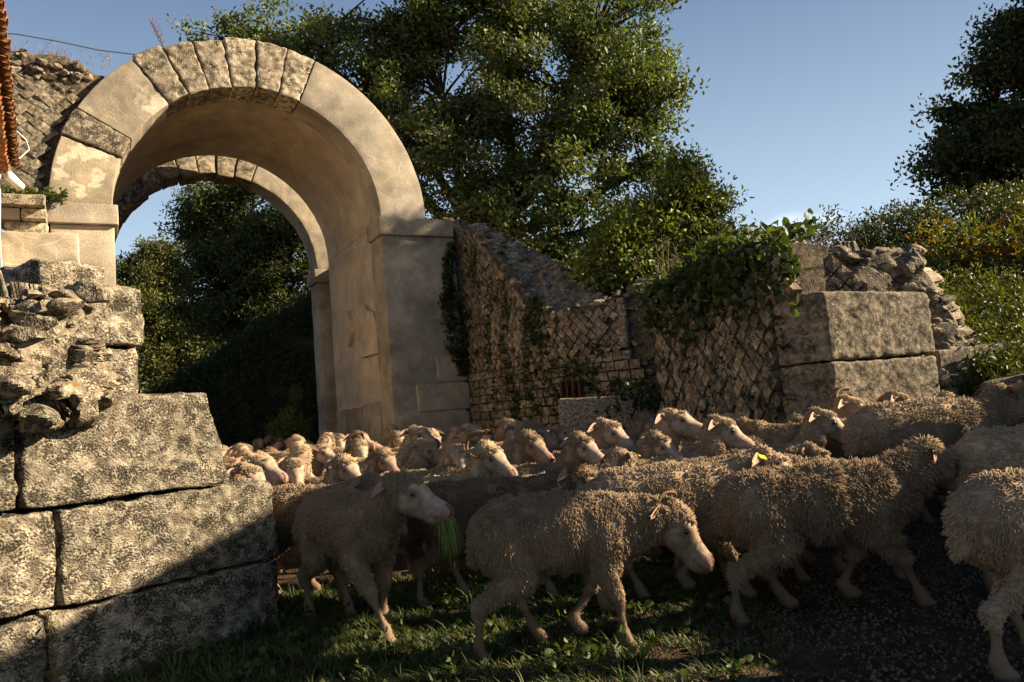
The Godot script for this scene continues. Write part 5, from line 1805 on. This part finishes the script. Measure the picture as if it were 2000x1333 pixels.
		var c := Color(shade, shade * r.randf_range(0.95, 1.03), shade * r.randf_range(0.88, 1.04))
		for ring in 2:
			var o := p - n * 0.005 if ring == 0 else p + dir * ll * 0.72
			for s in 3:
				var a := TAU * s / 3.0 + ring * 0.5
				var d := x * cos(a) + y * sin(a)
				tv.append(o + d * rad * (1.0 if ring == 0 else 0.82))
				tn.append((d + n * 0.5 + dir * 0.4 * ring).normalized())
				tc.append(c)
		tv.append(p + dir * ll + down * 0.004)
		tn.append((dir + n * 0.4).normalized())
		tc.append(c)
		for s in 3:
			var s2 := (s + 1) % 3
			for q in [base + s, base + 3 + s, base + s2, base + 3 + s, base + 3 + s2, base + s2, base + 3 + s, base + 6, base + 3 + s2]:
				ti.append(q)
	# short hair on face and legs
	var hv := PackedVector3Array()
	var hn := PackedVector3Array()
	var hi := PackedInt32Array()
	var hc := PackedColorArray()
	var tris := si.size() / 3
	for k in int(pose.get("hairs", 3500)):
		var t0 := (r.randi() % tris) * 3
		var ua := r.randf()
		var ub := r.randf() * (1.0 - ua)
		var p := sv[si[t0]] * (1.0 - ua - ub) + sv[si[t0 + 1]] * ua + sv[si[t0 + 2]] * ub
		var n := sn[si[t0]]
		var back := (n * 0.35 - hb.x * (1.0 if p.y > 0.42 else 0.0) + Vector3(0, -0.8, 0) + Vector3(r.randfn(), r.randfn(), r.randfn()) * 0.25).normalized()
		var x := n.cross(back).normalized() * r.randf_range(0.0012, 0.0022)
		var c := sc[si[t0]] * r.randf_range(0.75, 1.35)
		var base := hv.size()
		var len := r.randf_range(0.007, 0.015)
		for q in [p - x - n * 0.001, p + x - n * 0.001, p + back * len + n * 0.003]:
			hv.append(q)
			hn.append(n)
			hc.append(c)
		hi.append_array(PackedInt32Array([base, base + 1, base + 2]))
	var coat := arrays_mesh(tv, tn, ti, tc)
	var ha := []
	ha.resize(Mesh.ARRAY_MAX)
	ha[Mesh.ARRAY_VERTEX] = hv
	ha[Mesh.ARRAY_NORMAL] = hn
	ha[Mesh.ARRAY_INDEX] = hi
	ha[Mesh.ARRAY_COLOR] = hc
	coat.add_surface_from_arrays(Mesh.PRIMITIVE_TRIANGLES, ha)
	return {"mesh": mesh, "fleece": coat, "head": ht, "poll": poll, "pose": pose}

var eye_mesh: SphereMesh
var wools := []
var skins := []

func horn_mesh(curl: float, size: float) -> ArrayMesh:
	var pts := PackedVector3Array()
	var rad := PackedFloat32Array()
	for i in 14:
		var q := i / 13.0
		var a := q * curl
		pts.append(Vector3(-0.02 - sin(a) * 0.07 * size, -0.01 + 0.045 * size - 0.05 * size * (cos(a) * -1.0 + 1.0) + 0.02 * (1 - q), (0.03 + 0.085 * q * size)))
		rad.append(0.015 * size * (1.0 - 0.8 * q) + (0.0014 if i % 2 else 0.0))
	return tube_mesh(pts, rad, 8)

func place_sheep(kind: Dictionary, at: Vector3, az: float, scale: float, wool: int, label: String, group := "", extra := {}) -> Node3D:
	var s := thing("sheep", label, "sheep", group)
	s.transform = Transform3D(Basis(Vector3.UP, deg_to_rad(90.0 - az)).scaled(Vector3.ONE * scale), at)
	var b := part("body", kind.mesh, null, s)
	b.set_surface_override_material(0, wools[wool])
	b.set_surface_override_material(1, skins[extra.get("skin", wool % 2)])
	var fl := part("fleece", kind.fleece, null, s)
	fl.set_surface_override_material(0, wools[wool])
	fl.set_surface_override_material(1, skins[extra.get("skin", wool % 2)])
	for z in [-1.0, 1.0]:
		part("eye", eye_mesh, M.eye, s, kind.head * Transform3D(Basis(), Vector3(0.104, -0.050, 0.0475 * z)))
	if extra.has("horn"):
		var hm := horn_mesh(extra.horn, extra.get("horn_size", 1.0))
		for z in [-1.0, 1.0]:
			part("horn", hm, M.horn, s, kind.head * Transform3D(Basis.from_scale(Vector3(1, 1, z)), Vector3(0.01, 0, 0)))
	if extra.has("tag"):
		part("ear_tag", tag_mesh(), M.tag, s, kind.head * Transform3D(Basis.from_euler(Vector3(0.3, 0.2, 0.2)), Vector3(-0.02, -0.04, 0.12 * extra.tag)))
	return s

var tag_cache: ArrayMesh
func tag_mesh() -> ArrayMesh:
	if tag_cache == null:
		tag_cache = block(box_map(Vector3.ZERO, Vector3(0.016, 0.003, 0.021)), Vector3(0.016, 0.003, 0.021), 0.02, 0.002, 0.0, fine)
	return tag_cache

func build_flock() -> void:
	build_head()
	eye_mesh = SphereMesh.new()
	eye_mesh.radius = 0.017
	eye_mesh.height = 0.030
	eye_mesh.radial_segments = 12
	eye_mesh.rings = 6
	M.eye = surf([], lin(0.012, 0.009, 0.007), 1, 0, 0.12)
	M.eye.metallic_specular = 0.5
	M.horn = surf(stone_maps(151, 0.2, 0.2, 0.05), lin(0.42, 0.28, 0.17), 6.0, 0.3, 0.6)
	M.tag = surf([], lin(0.72, 0.55, 0.04), 1, 0, 0.45)
	for c in [lin(0.28, 0.20, 0.127), lin(0.215, 0.150, 0.092), lin(0.155, 0.103, 0.06), lin(0.36, 0.252, 0.152)]:
		var m := surf([], c, 1, 0, 1.0)
		m.vertex_color_use_as_albedo = true
		m.metallic_specular = 0.1
		m.rim_enabled = true
		m.rim = 0.35
		m.rim_tint = 0.6
		wools.append(m)
	for c in [Color(1, 1, 1), Color(0.90, 0.87, 0.85)]:
		var m := surf([], c, 1, 0, 0.7)
		m.vertex_color_use_as_albedo = true
		m.subsurf_scatter_enabled = true
		m.subsurf_scatter_strength = 0.03
		skins.append(m)
	var K := {}
	var walk1 := [[0.14, 0.0], [-0.14, 0.05], [-0.10, 0.0], [0.14, 0.0]]
	var walk2 := [[-0.13, 0.0], [0.13, 0.06], [0.12, 0.0], [-0.13, 0.02]]
	K.grass = sheep_kind({"poll": Vector3(0.49, 0.83, -0.03), "yaw": -42.0, "pitch": 18.0, "fat": 1.0, "feet": [[0.28, 0.0], [-0.03, 0.0], [-0.06, 0.0], [0.10, 0.0]], "locks": 33000, "hairs": 7000, "lock": 0.023}, 1)
	K.low = sheep_kind({"poll": Vector3(0.58, 0.655, 0.02), "yaw": 8.0, "pitch": 42.0, "fat": 1.03, "feet": [[0.06, 0.0], [-0.16, 0.06], [-0.14, 0.0], [0.16, 0.04]], "locks": 33000, "hairs": 7000, "lock": 0.023}, 2)
	K.shaggy = sheep_kind({"poll": Vector3(0.54, 0.80, -0.04), "yaw": -20.0, "pitch": 28.0, "feet": [[0.16, 0.0], [-0.10, 0.05], [-0.13, 0.0], [0.14, 0.03]], "locks": 33000, "hairs": 7000, "lock": 0.036, "thick": 0.9}, 3)
	K.level = sheep_kind({"poll": Vector3(0.56, 0.775, 0.0), "yaw": 6.0, "pitch": 30.0, "feet": walk1, "locks": 19000, "lock": 0.021}, 4)
	K.up = sheep_kind({"poll": Vector3(0.44, 0.985, 0.0), "yaw": 4.0, "pitch": 24.0, "feet": walk2, "locks": 19000, "lock": 0.021}, 5)
	K.turn = sheep_kind({"poll": Vector3(0.44, 0.955, 0.03), "yaw": 38.0, "pitch": 24.0, "feet": walk1, "locks": 19000, "lock": 0.021}, 6)
	K.away = sheep_kind({"poll": Vector3(0.50, 0.85, -0.03), "yaw": -35.0, "pitch": 25.0, "feet": walk2, "locks": 19000, "lock": 0.021}, 7)
	K.stare = sheep_kind({"poll": Vector3(0.42, 0.945, 0.05), "yaw": 64.0, "pitch": 28.0, "roll": 6.0, "feet": walk2, "locks": 19000, "lock": 0.022}, 9)
	K.proud = sheep_kind({"poll": Vector3(0.40, 1.0, -0.01), "yaw": 18.0, "pitch": 12.0, "roll": -5.0, "feet": walk1, "locks": 19000, "lock": 0.020}, 10)
	K.bowed = sheep_kind({"poll": Vector3(0.60, 0.66, 0.0), "yaw": -10.0, "pitch": 50.0, "feet": walk2, "locks": 18000, "lock": 0.023, "fat": 1.14}, 8)
	place_flock(K)

# every sheep one can pick out: kind, place on the ground (x, z), heading, size, wool, extras, label
func place_flock(K: Dictionary) -> void:
	var list := [
		["grass", -0.98, -4.45, 140, 0.99, 1, {"skin":0}, "sheep in front chewing a bunch of green grass"],
		["low", 0.15, -3.68, 88, 0.95, 1, {"horn":2.2,"horn_size":0.6,"skin":1,"sx":0.93}, "foremost sheep in the middle with lowered head and small horn"],
		["shaggy", 1.44, -3.97, 86, 0.95, 1, {"sx":1.16,"sc":0.95}, "long-haired dark sheep in front, right of the middle one"],
		["level", 2.03, -3.00, 84, 0.96, 0, {"sx":1.1,"sc":0.96}, "nearest sheep cut off by the right edge, only its rump showing"],
		["level", -0.23, -4.76, 92, 0.97, 2, {}, "dark brown sheep just behind the foremost middle one, face to the right"],
		["turn", -0.64, -5.51, 88, 0.92, 3, {"horn":4.6,"horn_size":1.2,"skin":0}, "pale ram with curled horns behind the dark brown sheep"],
		["level", 0.77, -4.37, 86, 0.99, 0, {"tag":1.0}, "sheep with a yellow ear tag stretching its neck over the long-haired one"],
		["level", 1.66, -4.47, 86, 0.90, 1, {}, "sheep behind the long-haired one with its ear standing out"],
		["level", 2.78, -5.45, 85, 1.10, 0, {"sx":1.15,"sc":1.1}, "big-bodied woolly sheep at the right whose head is out of the picture"],
		["level", 2.68, -4.13, 85, 1.08, 3, {"sc":1.08}, "yellowish woolly rump at the right edge above the nearest sheep"],
		["level", 1.37, -5.29, 92, 0.92, 1, {}, "sheep with wool down to its eyes nosing the big-bodied one"],
		["up", 1.74, -5.75, 96, 0.90, 0, {}, "sheep with one pink ear out, below the horned white face"],
		["up", 2.10, -6.15, 96, 0.93, 3, {"horn":1.9,"horn_size":1.0,"skin":0}, "white-faced sheep with an orange horn before the squared block"],
		["away", 1.66, -6.02, 80, 1.00, 1, {"tag":1.0}, "sheep looking away with a tagged ear before the squared block"],
		["level", 2.23, -5.93, 290, 1.01, 1, {}, "sheep facing left with its ear flat, before the diamond wall"],
		["up", 1.01, -5.76, 88, 0.95, 0, {}, "sheep with a long stretched neck before the diamond wall"],
		["proud", 0.76, -6.22, 95, 1.01, 3, {"skin":0}, "pale-faced sheep with head held up before the speckled slab"],
		["turn", 0.58, -5.83, 88, 0.90, 1, {"skin":0}, "sheep with a long pink face left of the low woolly backs"],
		["bowed", 1.32, -4.79, 90, 0.95, 1, {}, "woolly back in front of the sheep facing left"],
		["up", 0.28, -6.53, 112, 0.98, 0, {}, "sheep with a curly crown right before the speckled slab"],
		["turn", 0.04, -6.11, 90, 0.92, 1, {"skin":0}, "sheep with pointed ears and pale muzzle below the speckled slab"],
		["away", 0.28, -5.38, 70, 0.90, 0, {"tag":1.0}, "sheep seen from behind its head with a yellow tag, centre of the flock"],
		["turn", -0.35, -6.47, 96, 0.96, 1, {"skin":1}, "sheep with brown crown and pink nose right of the round wall's foot"],
		["stare", -0.90, -6.68, 98, 0.91, 3, {"skin":0}, "open-mouthed pale sheep left of the curled-horned ram"],
		["proud", -0.93, -8.64, 100, 1.00, 3, {"skin":0}, "white-faced sheep below the right pier, looking right"],
		["stare", -1.43, -10.45, 130, 1.03, 0, {"skin":0}, "sheep looking out with a dark nose below the right pier"],
		["up", -0.33, -7.21, 92, 0.99, 1, {}, "small curly head behind the brown-crowned sheep"],
		["turn", -1.74, -6.08, 90, 0.90, 0, {"tag":-1.0,"skin":0}, "sheep with a yellow ear tag just above the grass-chewing one's back"],
		["level", -1.48, -5.11, 100, 0.98, 1, {}, "sheep pressed behind the grass-chewing one, eye and ear showing"],
		["turn", -1.57, -6.99, 100, 0.90, 1, {}, "dark-eared sheep behind the tagged one, left of centre"],
		["up", -1.27, -7.44, 104, 0.90, 3, {}, "small woolly head with a red ear left of the ram"],
		["stare", -2.20, -6.53, 95, 0.90, 0, {"skin":0}, "sheep with a round woolly head near the wall end"],
		["level", -2.79, -8.10, 110, 1.08, 1, {"skin":0}, "second woolly head behind the round one near the wall end"],
		["proud", -2.32, -6.04, 100, 0.92, 3, {"skin":0}, "white-cheeked sheep just past the near wall's top corner"],
		["up", -2.24, -5.57, 110, 0.90, 0, {"tag":-1.0,"skin":0}, "sheep peering over the near wall end with a tagged ear"],
		["level", -2.26, -5.13, 112, 1.05, 1, {"skin":1}, "sheep hidden by the near wall, dark muzzle showing"],
		["proud", -2.39, -8.07, 95, 0.91, 1, {"skin":0}, "sheep with pale muzzle left of the tagged one"],
		["turn", -2.09, -8.85, 118, 0.96, 0, {"horn":4.2,"horn_size":0.9,"skin":0}, "horned sheep in the left middle of the flock"],
		["level", -3.35, -9.11, 125, 1.12, 3, {"skin":0}, "sheep with both ears out facing the camera, left of the arch foot"],
		["stare", -2.92, -11.57, 142, 1.08, 0, {"skin":0}, "sheep facing out below the far pier"],
		["turn", -3.18, -12.74, 120, 1.01, 1, {"skin":0}, "sheep looking right just behind the one below the far pier"],
		["level", -3.12, -10.36, 130, 1.12, 1, {}, "brown back and head left of the one below the far pier"],
		["turn", -2.14, -11.55, 110, 1.00, 1, {"skin":0}, "sheep at the foot of the right jamb, looking right"],
		["level", -2.44, -10.39, 115, 1.12, 0, {}, "woolly head at the foot of the right jamb, looking down"],
		["up", 2.58, -6.29, 84, 0.90, 0, {}, "curly head just above the big-bodied sheep, left of two"],
		["away", 2.78, -6.00, 84, 0.99, 0, {}, "curly head just above the big-bodied sheep, right of two"],
		["away", 2.79, -5.40, 84, 1.03, 1, {}, "sheep at the far right before the kerb stones, ear hanging"]]
	var spots: Array[Vector3] = []
	for e in list:
		var p := Vector3(e[1], 0, e[2])
		p.y = ground_y(p.x, p.z) - 0.005
		var s := place_sheep(K[e[0]], p, e[3], e[4], e[5], e[7], "flock of sheep walking out of the gate", e[6])
		if e[6].has("sx"): s.scale = Vector3(e[4] * e[6].sx, e[4], e[4])
		spots.append(Vector3(p.x, deg_to_rad(e[3]), p.z))
	grass_bunch(K.grass, list[0])
	# the rest of the press, too deep in the flock to tell apart
	var names := ["level", "bowed", "up", "proud", "away", "turn", "level"]
	var r := RandomNumberGenerator.new()
	r.seed = 99
	var gt := Transform3D(Basis(Vector3.UP, GATE_TURN), GATE_AT)
	var inv := gt.affine_inverse()
	var tries := 0
	var made := 0
	while tries < 9000 and made < 150:
		tries += 1
		var p := Vector3(r.randf_range(-9.5, 3.4), 0, r.randf_range(-20.5, -5.0))
		var g := inv * p
		var az := 92.0
		var where := 0
		if g.z < 0.6:
			if g.x < 0.8 or g.x > 4.6 or g.z < -9.0: continue
			az = 150.0 + r.randf_range(-22, 22)
			where = 1
		else:
			# left limit: from the near wall's end to the left pier; right limit: the walls
			var q := (-p.z - 5.0) / 8.2
			if p.x < lerpf(-2.2, -6.2, q) + 0.35: continue
			var lim := 3.3
			if p.z < -6.2: lim = 1.55 - 0.27 * (-p.z - 6.2) * 0.6
			if p.z < -9.0: lim = 0.1
			if p.z < -11.5: lim = -0.1 - 0.5 * (-p.z - 11.5)
			if p.x > lim: continue
			az = lerpf(92.0, 150.0, clampf((-p.z - 6.0) / 7.0, 0.0, 1.0) * clampf((1.0 - p.x) / 4.0, 0.0, 1.0)) + r.randf_range(-16, 16)
		var ok := true
		var f := Vector2(sin(deg_to_rad(az)), -cos(deg_to_rad(az)))
		for o in spots:
			var d := Vector2(p.x - o.x, p.z - o.z)
			var f2 := Vector2(sin(o.y), -cos(o.y))
			if absf(d.dot(f)) < 0.80 and absf(d.cross(f)) < 0.385 or absf(d.dot(f2)) < 0.80 and absf(d.cross(f2)) < 0.385:
				ok = false
				break
		if not ok: continue
		made += 1
		p.y = ground_y(p.x, p.z) - 0.005
		spots.append(Vector3(p.x, deg_to_rad(az), p.z))
		var low := where == 0 and p.z > -9.0
		var kind: String = names[r.randi() % 7] if not low else ["up", "turn", "level", "proud", "away", "stare"][r.randi() % 6]
		place_sheep(K[kind], p, az, r.randf_range(0.86, 1.04), [0, 3, 1, 0, 3, 2][r.randi() % 6], "woolly sheep packed in the far flock under the arch" if where else "woolly back in the thick of the flock before the gate", "sheep crowding under the arch" if where else "backs crowded before the gate")

# the grass hanging from the first sheep's mouth
func grass_bunch(kind: Dictionary, e: Array) -> void:
	var s := Transform3D(Basis(Vector3.UP, deg_to_rad(90.0 - e[3])).scaled(Vector3.ONE * e[4]), Vector3(e[1], ground_y(e[1], e[2]) - 0.005, e[2]))
	var head: Transform3D = kind.head
	var mouth := s * (head * Vector3(0.246, -0.114, 0))
	var fw := (s.basis * head.basis * Vector3(1, 0, 0)).normalized()
	var sd := (s.basis * head.basis * Vector3(0, 0, 1)).normalized()
	var o := thing("grass_bunch", "bunch of fresh green grass hanging from the front sheep's mouth", "grass")
	var v := PackedVector3Array()
	var nr := PackedVector3Array()
	var idx := PackedInt32Array()
	var col := PackedColorArray()
	for i in 95:
		var base := mouth + sd * rr(-0.03, 0.03) + fw * rr(-0.035, 0.022) + Vector3(0, rr(-0.004, 0.004), 0)
		var reach := rr(0.0, 1.0)
		var out := (fw * rr(-0.6, 1.0) + sd * rr(-1.0, 1.0)).normalized() * lerpf(0.01, 0.10, reach) + Vector3(0, 0.02 * reach, 0)
		var drop := rr(0.10, 0.27) * lerpf(1.0, 0.55, reach)
		var w := rr(0.0018, 0.0034)
		var side := Vector3(out.z, 0, -out.x).normalized()
		var b0 := v.size()
		var c := Color(0.12, 0.20, 0.035).lerp(Color(0.24, 0.30, 0.07), rng.randf())
		for k in 5:
			var q := k / 4.0
			var p := base + out * (q * 1.3 - q * q * 0.3) + Vector3(0, -drop * q * q, 0) + Vector3(0, 0.015 * sin(q * PI), 0)
			var ww := w * (1.0 - 0.75 * q)
			v.append(p - side * ww)
			v.append(p + side * ww)
			for z in 2:
				nr.append((out.normalized() + Vector3(0, 0.4, 0) + side * (0.4 if z else -0.4)).normalized())
				col.append(c)
		for k in 4:
			var b := b0 + k * 2
			for t in [b, b + 1, b + 2, b + 1, b + 3, b + 2]: idx.append(t)
	tag(part("blades", arrays_mesh(v, nr, idx, col), M.grass, o), "", "", "", "stuff")
